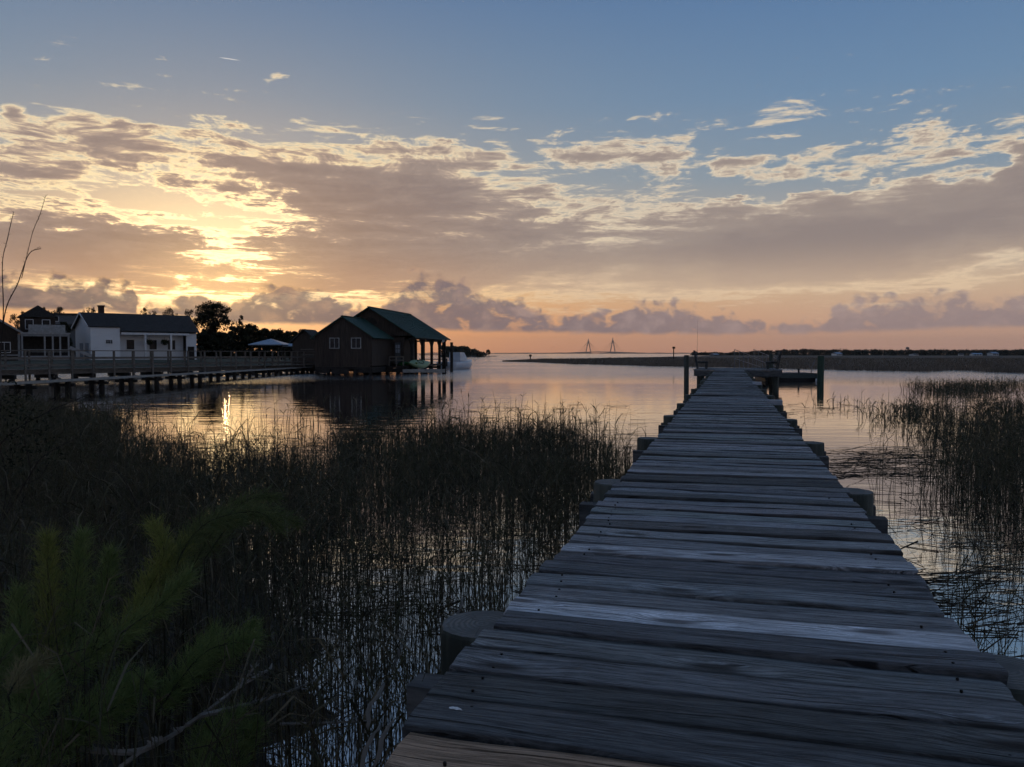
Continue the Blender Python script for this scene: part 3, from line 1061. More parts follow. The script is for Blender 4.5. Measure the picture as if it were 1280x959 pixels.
# gable end boards above the tie beam
MB().prism_y([(-3.45, gin - 3.45 * sl), (3.45, gin - 3.45 * sl), (3.45, gin - 3.45 * sl + .01), (0, gin), (-3.45, gin - 3.45 * sl + .01)], 0, .10).build('gable_wall', M['siding'], bh)
MB().prism_y([(-3.45, gin - 3.45 * sl), (3.45, gin - 3.45 * sl), (3.45, gin - 3.45 * sl + .01), (0, gin), (-3.45, gin - 3.45 * sl + .01)], BL - .1, BL).build('gable_wall', M['siding'], bh)
vent = MB()
arc = [(math.cos(a) * .55 + .05, math.sin(a) * .55 + 3.75) for a in [math.pi * k_ / 12 for k_ in range(13)]]
vent.prism_y(arc, -.03, -.005)
vent.build('arched_vent', M['dark'], bh)
# enclosed room behind the gable and left, open slip to the right
for nm, bx4 in (('wall', (-3.42, 2.7, .0, .1)), ('wall', (-3.42, -3.32, .1, 9.6)), ('wall', (-3.32, .9, 9.5, 9.6)), ('wall', (2.6, 2.7, .1, 3.2)), ('wall', (.9, 1.0, 3.2, 9.6))):
    MB().box(bx4[0], bx4[1], bx4[2], bx4[3], FL + .06, 2.74).build(nm, M['siding'], bh)
MB().box(1.0, 2.6, 3.1, 3.2, FL + .06, 2.74).build('wall', M['siding'], bh)
dr = MB().box(2.0, 2.45, -.03, -.002, FL + .08, 2.35).build('door', plain('door_paint', (.05, .055, .055), (.08, .085, .085), 3, .6), bh)
for k_ in range(2):
    for r_ in range(2):
        MB().box(2.06 + k_ * .18, 2.21 + k_ * .18, -.042, -.031, 1.55 + r_ * .34, 1.83 + r_ * .34).build('pane', plain('pale_glass', (.25, .27, .30), (.30, .32, .35), 2, .1), dr)
MB().box(1.30, 1.46, -.05, -.002, 1.0, 2.2).build('window', M['trim'], bh)
# floor of the slip's surround, posts, knee braces, top plates
MB().box(-3.5, 3.45, -.3, 9.7, FL - .15, FL).build('floor', M['dark'], bh)
post_b = MB().box(-.10, .10, -.10, .10, -1.2, EZ - .12).mesh('post', M['dark'])
for y in (.15, 3.3, 6.4, 9.2, 11.2):
    link('post', post_b, bh, (3.30, y, 0))
for y in (9.8, 11.2):
    link('post', post_b, bh, (-3.30, y, 0))
link('post', post_b, bh, (0.0, 11.2, 0))
for y in (.15, 3.3, 6.4, 9.2):
    MB().beam((3.30, y + .1, 2.0), (3.30, y + .75, 2.62), .09, .09).build('knee_brace', M['dark'], bh)
    MB().beam((3.30, y - .1, 2.0), (3.30, y - .75, 2.62), .09, .09).build('knee_brace', M['dark'], bh)
MB().box(3.22, 3.38, -.3, BL + .3, 2.60, 2.735).build('plate', M['dark'], bh)
MB().box(-3.38, -3.22, 9.7, BL + .3, 2.60, 2.735).build('plate', M['dark'], bh)
MB().box(-3.2, 3.2, 11.12, 11.28, 2.55, 2.70).build('tie_beam', M['dark'], bh)
for y in (3.3, 6.4, 9.2):
    for x in (1.2, 1.9):
        MB().box(x - .07, x + .07, y - .07, y + .07, FL - .2, 2.7).build('post', M['dark'], bh)
MB().box(1.0, 3.2, 10.9, 11.05, 1.35, 1.42).build('rail', M['trim'], bh)
MB().box(1.0, 3.2, 10.9, 11.05, .95, 1.02).build('rail', M['dark'], bh)
# lower front wing
FX, FHW, FY0 = -.36, 2.42, -5.1
FRZ, FEZ = 4.18, 2.62
gable_roof(bh, FX, FHW, FY0, -.36, FEZ, FRZ, .02, .06, M['roofg'])
fsl = (FRZ - FEZ) / FHW
fw = 2.12
fg = FRZ - .09
front = [(FX - fw, FL), (FX + fw, FL), (FX + fw, fg - fw * fsl), (FX, fg), (FX - fw, fg - fw * fsl)]
fw_o = MB().prism_y(front, FY0 + .22, FY0 + .32).build('front_wall', M['siding'], bh)
MB().box(FX - fw, FX - fw + .1, FY0 + .325, -.04, FL, fg - fw * fsl - .02).build('wall', M['siding'], bh)
MB().box(FX + fw - .1, FX + fw, FY0 + .325, -.04, FL, fg - fw * fsl - .02).build('wall', M['siding'], bh)
# individual siding boards on the front wall
bxx = FX - fw + .01
while bxx < FX + fw - .17:
    zt = fg - abs(bxx + .085 - FX) * fsl - .12
    MB().box(bxx, bxx + .165, FY0 + .196 - random.uniform(0, .006), FY0 + .217, FL - .05, zt).build('siding_board', M['siding'], bh)
    bxx += .178
for wx in (-.99, .62):
    window(bh, wx, 2.24, .74, .78, FY0 + .188)
MB().box(FX - fw, FX + fw, FY0 + .2, -.3, FL - .2, FL - .06).build('sill_beam', M['dark'], bh)
bpile = pile_mesh('piling', .14, 0, -1.6, 81, [M['dark'], M['dark']], 10)
for x in (-2.35, -.9, .5, 1.6):
    for y in (-4.75, -2.6, -.5):
        link('piling', bpile, bh, (x, y, FL - .205))
for x in (-3.3, -1.5, .3, 2.0, 3.2):
    for y in (.8, 3.6, 6.4, 9.2):
        link('piling', bpile, bh, (x, y, FL - .155))
# dark skirt boards between the pilings, gaps at the water
for x0_, x1_, y_, zb in ((-2.45, -1.35, -4.9, .10), (-1.25, .05, -4.9, .04), (.45, 1.7, -4.9, .12), (-3.4, -1.0, 9.4, .15), (-.6, 1.2, 9.4, .08), (1.5, 3.2, 9.4, .2), (1.75, 3.3, -1.62, .1), (-2.4, 1.7, -.45, .12)):
    MB().box(x0_, x1_, y_, y_ + .05, zb, FL - .21).build('skirt_board', M['dark'], bh)
MB().box(-2.5, -2.44, -4.8, -.4, .1, FL - .21).build('skirt_board', M['dark'], bh)
MB().box(1.70, 1.76, -4.8, -.4, .12, FL - .21).build('skirt_board', M['dark'], bh)
MB().box(-3.5, -3.44, .1, 9.4, .1, FL - .16).build('skirt_board', M['dark'], bh)
# porch bench rail beside the wing
for z in (1.0, 1.25):
    MB().beam((2.0, -1.5, z), (3.1, -1.5, z), .05, .10).build('porch_rail', M['pier'], bh)
for x in (2.0, 2.55, 3.1):
    MB().box(x - .04, x + .04, -1.54, -1.46, -.4, 1.3).build('porch_post', M['pier'], bh)
MB().box(1.8, 3.4, -1.7, -.305, FL - .2, FL - .05).build('porch_floor', M['dark'], bh)

# shed roof behind the wing's left side
sh_p = at_y(387, 412, 65.0)
shd = thing('small_shed', 'small dark gabled shed just beyond the end of the pier', 'shed', (sh_p.x, 65.0, 0), BZ)
MB().box(-1.05, 1.05, -1.0, 1.0, .4, 2.45).build('wall', M['siding'], shd)
MB().prism_y([(-1.05, 2.45), (1.05, 2.45), (0, sh_p.z - .1)], -1.0, -.9).build('gable_wall', M['siding'], shd)
for sd in (-1, 1):
    q4 = [(0, -1.25, sh_p.z), (sd * 1.3, -1.25, 2.35), (sd * 1.3, 1.2, 2.35), (0, 1.2, sh_p.z)]
    MB().slab(q4 if sd > 0 else q4[::-1], .06).build('roof', M['shingle'], shd)
for z in (1.35, 1.8):
    MB().box(-.35, .75, -1.04, -1.003, z, z + .07).build('shelf_board', M['pier'], shd)
for x in (-.9, .9):
    for y in (-.9, .9):
        MB().tube([(x, y, -1.2), (x, y, .398)], .11, 8).build('piling', M['dark'], shd)

# low deck with kayaks, corner post, lamp
kp = on_z(503, 462.5, .30)
kdx = on_z(556, 462.5, .30).x - kp.x
kd_ = thing('boat_deck', 'low pale-edged deck in front of the open boat slip', 'deck', (kp.x, kp.y + .2, 0), 0)
MB().box(0, kdx, 0, .05, .10, .34).build('edge_board', M['pale'], kd_)
for j in range(12):
    MB().box(0, kdx, .07 + j * .15, .21 + j * .15, .30, .335).build('plank', M['pier'], kd_)
for x in (.15, kdx / 2, kdx - .15):
    for y in (.3, 1.7):
        MB().tube([(x, y, -1.2), (x, y, .298)], .1, 8).build('piling', M['dark'], kd_)


def kayak(label, loc, rz, c1, c2, nm):
    root = thing('kayak', label, 'kayak', loc, rz, 'kayaks on the boathouse deck')
    vs, fs = [], []
    ns, k_ = 13, 10
    Lk = 3.4
    for i in range(ns):
        u = i / (ns - 1) * 2 - 1
        w = .46 * max(1 - abs(u) ** 2.2, .02)
        hh = .30 * max(1 - abs(u) ** 3, .06)
        lift = .14 * u * u
        for j in range(k_):
            a = 2 * math.pi * j / k_
            vs.append((math.cos(a) * w, u * Lk / 2, .32 + lift + math.sin(a) * hh * (1.0 if math.sin(a) < 0 else .7)))
    for i in range(ns - 1):
        for j in range(k_):
            fs.append((i * k_ + j, i * k_ + (j + 1) % k_, (i + 1) * k_ + (j + 1) % k_, (i + 1) * k_ + j))
    fs += [tuple(range(k_)), tuple((ns - 1) * k_ + j for j in range(k_))]
    MB().add(vs, fs).build('hull', plain(nm, c1, c2, 3, .45), root, True)
    ring_ = [(math.cos(a) * .21, math.sin(a) * .42, .53 + .02 * abs(math.sin(a))) for a in [2 * math.pi * q_ / 16 for q_ in range(17)]]
    MB().tube(ring_, .025, 6).build('cockpit_rim', M['black'], root)
    return root


kc_ = on_z(511, 461, .34)
kayak('dull green kayak on the boathouse deck beside the yellow-green one', (kc_.x - .75, kc_.y + 1.3, .345), R(24), (.02, .10, .025), (.035, .14, .04), 'green_hull')
kayak('yellow-green kayak lying next to the darker green kayak', (kc_.x + .15, kc_.y + 1.0, .345), R(18), (.10, .16, .03), (.14, .20, .045), 'yellow_green_hull')
kayak('pale green kayak leaning on its side beside the other kayaks', (kc_.x + .55, kc_.y + .55, .45), R(-18), (.16, .24, .13), (.2, .28, .16), 'pale_green_hull').rotation_euler = (0, R(38), R(-22))
post('dark mooring post between the boathouse corner and the white boat', 564.5, 464.5, 428, .12, M['dark'], 9)
lp = on_z(553.5, 463, 0)
lamp = thing('dock_lamp', 'post with a pale round lamp head at the boathouse slip', 'lamp', (lp.x, lp.y, 0))
MB().tube([(0, 0, -1), (0, 0, 2.5)], .06, 8).build('pole', M['dark'], lamp)
MB().tube([(0, 0, 2.5), (0, 0, 2.58), (0, 0, 2.72), (0, 0, 2.84), (0, 0, 2.88)], [.08, .15, .18, .12, .04], 10).build('globe', M['white'], lamp, True)

# white motor boat
bp_ = on_z(570, 462, 0)
boat = thing('motor_boat', 'white cabin motor boat moored behind the boathouse post', 'boat', (bp_.x + .15, bp_.y + 2.0, 0), R(-22))
vs, fs = [], []
ns = 11
for i in range(ns):
    u = i / (ns - 1)
    w = .98 * (1 - max(0, (u - .45) / .55) ** 2.0) + .02
    sheer = .72 + .22 * u * u
    y = (u - .5) * 5.6
    for (a, z) in ((-1, sheer), (-.93, .38), (-.55, -.05), (0, -.2), (.55, -.05), (.93, .38), (1, sheer)):
        vs.append((a * w, y + (0 if z > .3 else -.35 * u), z))
for i in range(ns - 1):
    for j in range(6):
        fs.append((i * 7 + j, i * 7 + j + 1, (i + 1) * 7 + j + 1, (i + 1) * 7 + j))
    fs.append((i * 7 + 6, i * 7, (i + 1) * 7, (i + 1) * 7 + 6))
fs.append(tuple(range(7)))
fs.append(tuple((ns - 1) * 7 + j for j in range(7))[::-1])
M['gel'] = plain('white_gelcoat', (.52, .55, .60), (.60, .63, .67), 2, .3)
MB().add(vs, fs).build('hull', M['gel'], boat, True)
MB().add([(-.62, -1.0, .80), (.62, -1.0, .80), (.62, .7, .85), (-.62, .7, .85), (-.55, -.9, 1.62), (.55, -.9, 1.62), (.45, .25, 1.6), (-.45, .25, 1.6)],
         [(0, 3, 2, 1), (4, 5, 6, 7), (0, 1, 5, 4), (1, 2, 6, 5), (2, 3, 7, 6), (3, 0, 4, 7)]).build('cabin', M['gel'], boat)
MB().add([(-.50, .665, .93), (.50, .665, .93), (.40, .30, 1.5), (-.40, .30, 1.5), (-.50, .695, .93), (.50, .695, .93), (.40, .33, 1.5), (-.40, .33, 1.5)],
         [(0, 1, 2, 3), (7, 6, 5, 4), (0, 4, 5, 1), (1, 5, 6, 2), (2, 6, 7, 3), (3, 7, 4, 0)]).build('windscreen', M['glass'], boat)
MB().box(-.18, .18, -3.15, -2.82, .3, 1.05).box(-.06, .06, -3.1, -2.9, -.4, .3).build('outboard_motor', M['black'], boat)
MB().tube([(-.9, 1.6, .86), (-.75, 2.3, 1.15), (0, 2.9, 1.25), (.75, 2.3, 1.15), (.9, 1.6, .86)], .018, 5).build('bow_rail', M['alu'], boat)
# ------------------------------------------------------------------ white house
P1, P2 = Vector((-47.6, 90.5)), Vector((-39.0, 99.0))
hv = (P2 - P1).normalized()
HL = (P2 - P1).length
wh = thing('white_house', 'white clapboard cottage with dark roof and porch behind the pier', 'house', (P1.x, P1.y, .30), math.atan2(hv.y, hv.x))
HD = 5.4                                   # depth, local +y goes away from the water
WZ, RZH, EH = 3.72, 5.95, 4.35             # porch eave, ridge, back eave
M['offwhite'] = plain('grimy_white_trim', (.22, .22, .22), (.32, .32, .32), 3, .7)
# gable end with its rake
MB().add([(0, 0, 0), (0, HD, 0), (0, HD, EH), (0, HD / 2, RZH - .1), (0, 0, EH), (.12, 0, 0), (.12, HD, 0), (.12, HD, EH), (.12, HD / 2, RZH - .1), (.12, 0, EH)],
         [(0, 1, 2, 3, 4), (9, 8, 7, 6, 5), (0, 5, 6, 1), (1, 6, 7, 2), (2, 7, 8, 3), (3, 8, 9, 4), (4, 9, 5, 0)]).build('gable_wall', M['whitewall'], wh)
MB().add([(HL - .12, 0, 0), (HL - .12, HD, 0), (HL - .12, HD, EH), (HL - .12, HD / 2, RZH - .1), (HL - .12, 0, WZ), (HL, 0, 0), (HL, HD, 0), (HL, HD, EH), (HL, HD / 2, RZH - .1), (HL, 0, WZ)],
         [(0, 1, 2, 3, 4), (9, 8, 7, 6, 5), (0, 5, 6, 1), (1, 6, 7, 2), (2, 7, 8, 3), (3, 8, 9, 4), (4, 9, 5, 0)]).build('gable_wall', M['whitewall'], wh)
XP = 3.15                                  # porch begins here
MB().box(.12, XP, 0, .12, 0, EH - .06).build('front_wall', M['whitewall'], wh)
MB().box(XP, HL - 1.25, .95, 1.07, 0, WZ + .15).build('porch_wall', M['whitewall'], wh)
MB().box(HL - 1.25, HL - .12, 0, .12, 0, WZ - .1).build('front_wall', M['whitewall'], wh)
MB().box(XP - .12, XP, .12, .95, 0, WZ).build('return_wall', M['whitewall'], wh)
MB().box(.12, HL - .12, HD - .12, HD, 0, EH - .02).build('rear_wall', M['whitewall'], wh)
# roof slopes
sl1 = (RZH - EH) / (HD / 2)
rf = MB().slab([(-.35, HD / 2, RZH), (-.35, -.22, EH - .22 * sl1 + .06), (XP + .02, -.22, EH - .22 * sl1 + .06), (XP + .02, HD / 2, RZH)], .1).build('roof', M['shingle'], wh)
MB().slab([(XP + .03, HD / 2, RZH), (XP + .03, -.30, WZ + .10), (HL + .3, -.30, WZ + .10), (HL + .3, HD / 2, RZH)], .1).build('roof', M['shingle'], wh)
MB().slab([(HL + .3, HD / 2 + .01, RZH), (HL + .3, HD + .3, EH - .1), (-.35, HD + .3, EH - .1), (-.35, HD / 2 + .01, RZH)], .1).build('roof', M['shingle'], wh)
MB().box(1.9, 2.45, HD / 2 + .25, HD / 2 + .75, RZH - .5, RZH + .75).box(1.84, 2.51, HD / 2 + .19, HD / 2 + .81, RZH + .751, RZH + .9).build('chimney', M['brick'], wh)
for pts in (((-.36, -.24, EH - .22 * sl1 + .0), (-.36, HD / 2, RZH - .06)), ((-.36, HD / 2, RZH - .06), (-.36, HD + .3, EH - .2))):
    MB().beam(pts[0], pts[1], .04, .18).build('rake_board', M['white'], wh)
MB().box(XP + .05, HL - 1.0, -.30, -.16, WZ - .32, WZ - .08).build('porch_beam', M['white'], wh)
for x in (XP + 2.75, XP + 5.75):
    MB().box(x - .10, x + .10, -.29, -.09, .15, WZ - .325).build('porch_post', M['white'], wh)
MB().box(XP, HL - 1.3, -.35, .94, .0, .15).build('porch_floor', M['pier'], wh)
WM = (M['white'], M['glass'])
window(wh, 1.95, 2.55, .80, .52, -.003, WM, 3, 2)
for x in (XP + 1.45, XP + 4.05, XP + 6.25):
    window(wh, x, 2.25, .84, 1.12, .945, (M['glass'], M['glass']), 3, 2)
    window(wh, x, 2.25, .98, 1.26, .947, WM, 1, 1)
MB().box(HL - 1.10, HL - .28, -.03, -.003, .1, 2.05).build('door', M['dark'], wh)
dk = plain('blue_grey_door', (.16, .24, .33), (.20, .29, .38), 2, .6)
for y in (1.3, 3.3):
    MB().box(-.03, -.003, y - .55, y + .55, .1, 2.4).build('shutter_door', dk, wh)
MB().box(-.05, -.031, 1.9, 2.05, .1, 1.5).build('door_post', M['dark'], wh)

M['fern'] = blade_mat('fern', [(.012, .018, .008), (.03, .04, .015)])


def leaf_cloud(centers, radii, per, size, seed, squash=(1, 1, 1), droop=0.0):
    """small bent leaf faces spread through ball-shaped clumps; returns V, Q"""
    r_ = np.random.default_rng(seed)
    cs_ = np.repeat(np.asarray(centers, float), per, axis=0)
    rs_ = np.repeat(np.asarray(radii, float), per)
    nn = len(cs_)
    d_ = r_.normal(size=(nn, 3))
    d_ /= np.linalg.norm(d_, axis=1, keepdims=True)
    rr_ = rs_ * r_.random(nn) ** .45
    c_ = cs_ + d_ * rr_[:, None] * np.asarray(squash)
    a_ = r_.normal(size=(nn, 3)); a_[:, 2] -= droop
    a_ /= np.linalg.norm(a_, axis=1, keepdims=True)
    b__ = np.cross(a_, r_.normal(size=(nn, 3)))
    b__ /= np.linalg.norm(b__, axis=1, keepdims=True) + 1e-9
    s_ = size * r_.uniform(.6, 1.4, nn)[:, None]
    V = np.stack([c_ - a_ * s_, c_ + b__ * s_ * .45, c_ + a_ * s_, c_ - b__ * s_ * .45], 1).reshape(-1, 3)
    Q = np.arange(nn * 4).reshape(-1, 4)
    return V, Q


for x, sz in ((XP + 3.25, .42), (XP + 5.05, .46)):
    w_ = wh.matrix_basis @ Vector((x, -.05, 2.55))
    fb = thing('hanging_basket', 'dark hanging fern beside the porch post next to the middle window' if sz < .45 else 'larger dark hanging fern between the middle and last porch windows', 'basket', (w_.x, w_.y, w_.z), 0, 'hanging baskets on the porch')
    V, Q = leaf_cloud([(0, 0, .0)], [sz], 420, .10, 3, (1, 1, .75))
    link('fern', array_mesh('fern', V, Q, M['fern']), fb)
    MB().tube([(0, 0, -.25), (0, 0, -.02)], [.12, .2], 10).build('pot', M['dark'], fb)
    MB().tube([(0, 0, -.02), (0, 0, .62)], .012, 5).build('hook', M['dark'], fb)

# ------------------------------------------------------------------ brown house at the left with porch and stairs
bz = 86.0
hp = at_y(24.0, 436, bz)
bw = thing('brown_house', 'dark brown gabled house with screened porch and outside stairs', 'house', (hp.x, bz, .3), R(32))
gz0 = 0.0


def zpix(py, Y=bz):
    return at_y(30, py, Y).z - .3


zE, zW = zpix(414), 5.4
MB().add([(-9, 0, 0), (0, 0, 0), (0, 0, zE), (-4.5, 0, zE + 2.9), (-9, 0, zE), (-9, .12, 0), (0, .12, 0), (0, .12, zE), (-4.5, .12, zE + 2.9), (-9, .12, zE)],
         [(0, 1, 2, 3, 4), (9, 8, 7, 6, 5), (0, 5, 6, 1), (1, 6, 7, 2), (2, 7, 8, 3), (3, 8, 9, 4), (4, 9, 5, 0)]).build('gable_wall', M['siding'], bw)
MB().box(-.12, 0, .12, 7, 0, zE).build('side_wall', M['siding'], bw)
for sd in (-1, 1):
    q4 = [(-4.5, -.3, zE + 3.1), (-4.5 + sd * 4.85, -.3, zE - .12), (-4.5 + sd * 4.85, 7.2, zE - .12), (-4.5, 7.2, zE + 3.1)]
    MB().slab(q4 if sd > 0 else q4[::-1], .12).build('roof', M['shingle'], bw)
MB().beam((-4.5, -.32, zE + 3.0), (.34, -.32, zE - .2), .05, .2).build('rake_board', M['offwhite'], bw)
window(bw, -1.35, 1.85, 1.15, 1.15, -.003, WM, 2, 1)
MB().box(-2.0, -.1, -.06, -.003, .95, 1.1).build('trim_band', M['offwhite'], bw)
MB().box(-.12, 0.1, -.08, -.003, 0, zE - .3).build('corner_board', M['offwhite'], bw)
# porch wing to the right
px0, px1 = .15, 4.6
MB().box(px0, px1, .4, .52, .3, zE - .4).build('porch_back', M['dark'], bw)
MB().box(px0, px1 + .1, -1.2, .4, .75, .95).build('porch_floor', M['offwhite'], bw)
MB().box(px0, px1 + .1, -1.25, -1.1, zE - .55, zE - .3).build('porch_beam', M['offwhite'], bw)
MB().box(px0, px1 + .2, -1.3, .5, zE - .295, zE - .15).build('porch_roof', M['trim'], bw)
for x in (px0 + .12, 2.35, 3.1, 3.8, px1):
    MB().box(x - .08, x + .08, -1.22, -1.08, .955, zE - .555).build('porch_post', M['offwhite'], bw)
for z in (1.35, 1.6):
    MB().box(px0 + .2, px1, -1.18, -1.14, z, z + .05).build('porch_rail', M['trim'], bw)
MB().box(px0, px1, -1.0, .38, .0, .74).build('lattice', M['trim'], bw)
st = MB()
for k_ in range(6):
    st.box(px1 + .15 + k_ * .36, px1 + .15 + (k_ + 1) * .36, -1.1, -.1, 0, .95 - k_ * .155)
st.build('stairs', M['trim'], bw)
MB().beam((px1 + .1, -1.12, 1.85), (px1 + 2.4, -1.12, .85), .06, .35).build('stair_rail', M['offwhite'], bw)
# upper balcony and dormer
MB().box(.9, 4.4, .6, 1.4, zE - .14, zE + .75).build('balcony', M['trim'], bw)
MB().box(.15, 3.5, 1.5, 6.0, zE - .3, zE + 1.6).build('upper_wall', M['siding'], bw)
MB().prism_y([(-.1, zE + 1.6), (3.8, zE + 1.6), (1.85, zE + 2.9)], 1.3, 6.2).build('upper_roof', M['shingle'], bw)
window(bw, 1.0, zE + .8, .8, 1.1, 1.497, WM, 1, 1)
window(bw, 2.6, zE + .8, .8, 1.1, 1.497, WM, 1, 1)
MB().box(-2.6, -2.0, 2.2, 2.8, zE + 1.3, zE + 3.3).build('chimney', M['brick'], bw)

# grey row of houses behind
gp = at_y(38, 440, 132)
M['greywall'] = plain('grey_shingle_wall', (.085, .095, .105), (.13, .14, .15), 3, .85, .3, (1, 1, 4))
gr = thing('grey_long_house', 'long grey flat-roofed house with dormer windows behind the white cottage', 'house', (gp.x, 132, .3), R(12))
gz1 = at_y(60, 393, 132).z - .3
MB().box(0, 11.5, 0, 6, 0, gz1 - 2.2).build('wall', M['greywall'], gr)
MB().box(-.3, 11.8, -.6, 6.4, gz1 - 2.198, gz1 - 1.6).build('roof', M['shingle'], gr)
MB().box(.6, 11.2, .5, 5.6, gz1 - 1.598, gz1).build('upper_wall', M['greywall'], gr)
MB().box(.4, 11.4, .3, 5.8, gz1 + .002, gz1 + .25).build('upper_roof', M['shingle'], gr)
for x in (3.9, 7.2, 8.3, 9.4, 10.4):
    window(gr, x, gz1 - .75, .7, .75, .497, WM, 1, 1)
for x in (3.0, 5.5, 9.6):
    window(gr, x, gz1 - 3.6, .9, 1.2, -.003, WM, 1, 1)

# ------------------------------------------------------------------ picnic shelters with pale hip roofs
M['bluemetal'] = plain('pale_blue_metal_roof', (.16, .22, .30), (.22, .29, .38), 2, .35, metallic=.3)


def shelter(label, px0, px1, ey, ty, Y):
    a, b_ = at_y(px0, ey, Y), at_y(px1, ey, Y)
    t_ = at_y((px0 + px1) / 2, ty, Y).z
    w = (b_.x - a.x) / 2
    ez = a.z
    root = thing('picnic_shelter', label, 'shelter', ((a.x + b_.x) / 2, Y + w, .4), 0, 'picnic shelters on the shore')
    m__ = MB()
    m__.add([(-w, -w, ez - .4), (w, -w, ez - .4), (w, w, ez - .4), (-w, w, ez - .4), (0, 0, t_ - .4), (-w, -w, ez - .5), (w, -w, ez - .5), (w, w, ez - .5), (-w, w, ez - .5)],
            [(0, 1, 4), (1, 2, 4), (2, 3, 4), (3, 0, 4), (5, 8, 7, 6), (0, 5, 6, 1), (1, 6, 7, 2), (2, 7, 8, 3), (3, 8, 5, 0)])
    m__.build('roof', M['bluemetal'], root)
    for sx in (-1, 1):
        for sy in (-1, 1):
            MB().box(sx * w * .85 - .08, sx * w * .85 + .08, sy * w * .85 - .08, sy * w * .85 + .08, -.4, ez - .502).build('post', M['dark'], root)
    MB().box(-.9, .9, -.4, .4, .68, .74).box(-.7, -.6, -.3, .3, -.2, .68).box(.6, .7, -.3, .3, -.2, .68).build('table', M['pier'], root)


shelter('wide picnic shelter with pale blue hip roof before the dark trees', 310, 354, 430.5, 423, 104)
shelter('smaller picnic shelter with pale blue hip roof next to the shed', 352, 382, 432.5, 427, 106)
# ------------------------------------------------------------------ trees
M['bark'] = plain('bark', (.018, .014, .011), (.04, .032, .026), 3, .9, .6, (1, 1, .3))
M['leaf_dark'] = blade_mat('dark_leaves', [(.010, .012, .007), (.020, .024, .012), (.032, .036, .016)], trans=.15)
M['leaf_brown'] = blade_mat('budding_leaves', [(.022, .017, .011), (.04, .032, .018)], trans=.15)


def tree_parts(seed, trunk_h, crown_h, crown_r, clumps, per, leaf, flat=.6, open_=.25, mat_='leaf_dark'):
    rr_ = random.Random(seed)
    tk_ = MB()
    top = trunk_h + crown_h
    bend = [(0, 0, -.4)]
    for i in range(1, 5):
        z = (trunk_h + crown_h * .55) * i / 4
        bend.append((rr_.uniform(-.12, .12) * i * crown_r * .15, rr_.uniform(-.12, .12) * i * crown_r * .15, z))
    r0 = .045 * top
    tk_.tube(bend, [r0, r0 * .8, r0 * .65, r0 * .45, r0 * .25], 7)
    cen, rad = [], []
    for i in range(clumps):
        u = rr_.random()
        zz = trunk_h + crown_h * (.12 + .88 * u)
        # dome-shaped outline, ragged
        prof_ = math.sqrt(max(1 - ((u - flat * .5) / (1 - flat * .5 + .02)) ** 2, .05)) if u > flat * .5 else .75 + .25 * u / (flat * .5)
        rho = crown_r * prof_ * math.sqrt(rr_.random()) * rr_.uniform(.8, 1.08)
        a = rr_.uniform(0, 6.283)
        c = (math.cos(a) * rho, math.sin(a) * rho, zz)
        cen.append(c)
        rad.append(crown_r * rr_.uniform(.13, .27))
        if i % 2 == 0:
            st_ = Vector(bend[2 + (i // 2) % 3])
            mid = (st_ + Vector(c)) / 2 + Vector((0, 0, crown_h * .06))
            tk_.tube([st_, mid, c], [r0 * .3, r0 * .16, r0 * .05], 5, False)
    V, Q = leaf_cloud(cen, rad, per, leaf, seed, (1, 1, .72))
    return tk_.mesh('trunk', M['bark']), array_mesh('crown', V, Q, M[mat_])


def plant_tree(name, label, px, Y, top_y, w_px, meshes, dims, group=None, ground=.4, rz=None, top_scale=None):
    """place a tree so that its top reaches a pixel and its crown spans w_px; dims = (height, crown radius) of the mesh"""
    tp = at_y(px, top_y, Y)
    sz = (tp.z - ground) / dims[0]
    sr = (w_px / F * Y / 2) / dims[1]
    o = thing(name, label, 'tree', (tp.x, Y, ground), random.uniform(0, 6.28) if rz is None else rz, group)
    o.scale = (sr, sr, sz)
    link('trunk', meshes[0], o)
    link('crown', meshes[1], o)
    return o


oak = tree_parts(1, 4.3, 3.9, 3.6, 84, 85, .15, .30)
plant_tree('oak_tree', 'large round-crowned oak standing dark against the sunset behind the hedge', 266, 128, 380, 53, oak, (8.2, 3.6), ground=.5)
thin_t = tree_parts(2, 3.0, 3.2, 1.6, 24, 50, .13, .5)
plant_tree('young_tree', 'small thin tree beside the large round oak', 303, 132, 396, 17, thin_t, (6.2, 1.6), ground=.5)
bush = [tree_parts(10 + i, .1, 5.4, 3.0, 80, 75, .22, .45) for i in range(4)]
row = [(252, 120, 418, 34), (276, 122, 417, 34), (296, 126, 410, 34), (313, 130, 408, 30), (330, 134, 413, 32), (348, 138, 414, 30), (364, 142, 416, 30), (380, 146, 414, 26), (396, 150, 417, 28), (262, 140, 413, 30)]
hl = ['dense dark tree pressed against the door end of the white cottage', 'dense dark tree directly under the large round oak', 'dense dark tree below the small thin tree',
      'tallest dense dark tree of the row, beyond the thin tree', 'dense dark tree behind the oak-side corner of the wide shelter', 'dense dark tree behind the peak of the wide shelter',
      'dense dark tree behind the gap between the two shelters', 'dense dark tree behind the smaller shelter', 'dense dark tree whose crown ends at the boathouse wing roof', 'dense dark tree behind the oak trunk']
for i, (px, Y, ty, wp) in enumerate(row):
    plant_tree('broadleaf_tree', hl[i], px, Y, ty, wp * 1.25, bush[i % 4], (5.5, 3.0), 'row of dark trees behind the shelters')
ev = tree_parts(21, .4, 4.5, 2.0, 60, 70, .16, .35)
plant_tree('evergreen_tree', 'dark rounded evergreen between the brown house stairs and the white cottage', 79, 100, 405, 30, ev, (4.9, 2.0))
spr = [tree_parts(30 + i, 4.5, 3.6, 3.2, 34, 34, .16, .3, mat_='leaf_brown') for i in range(3)]
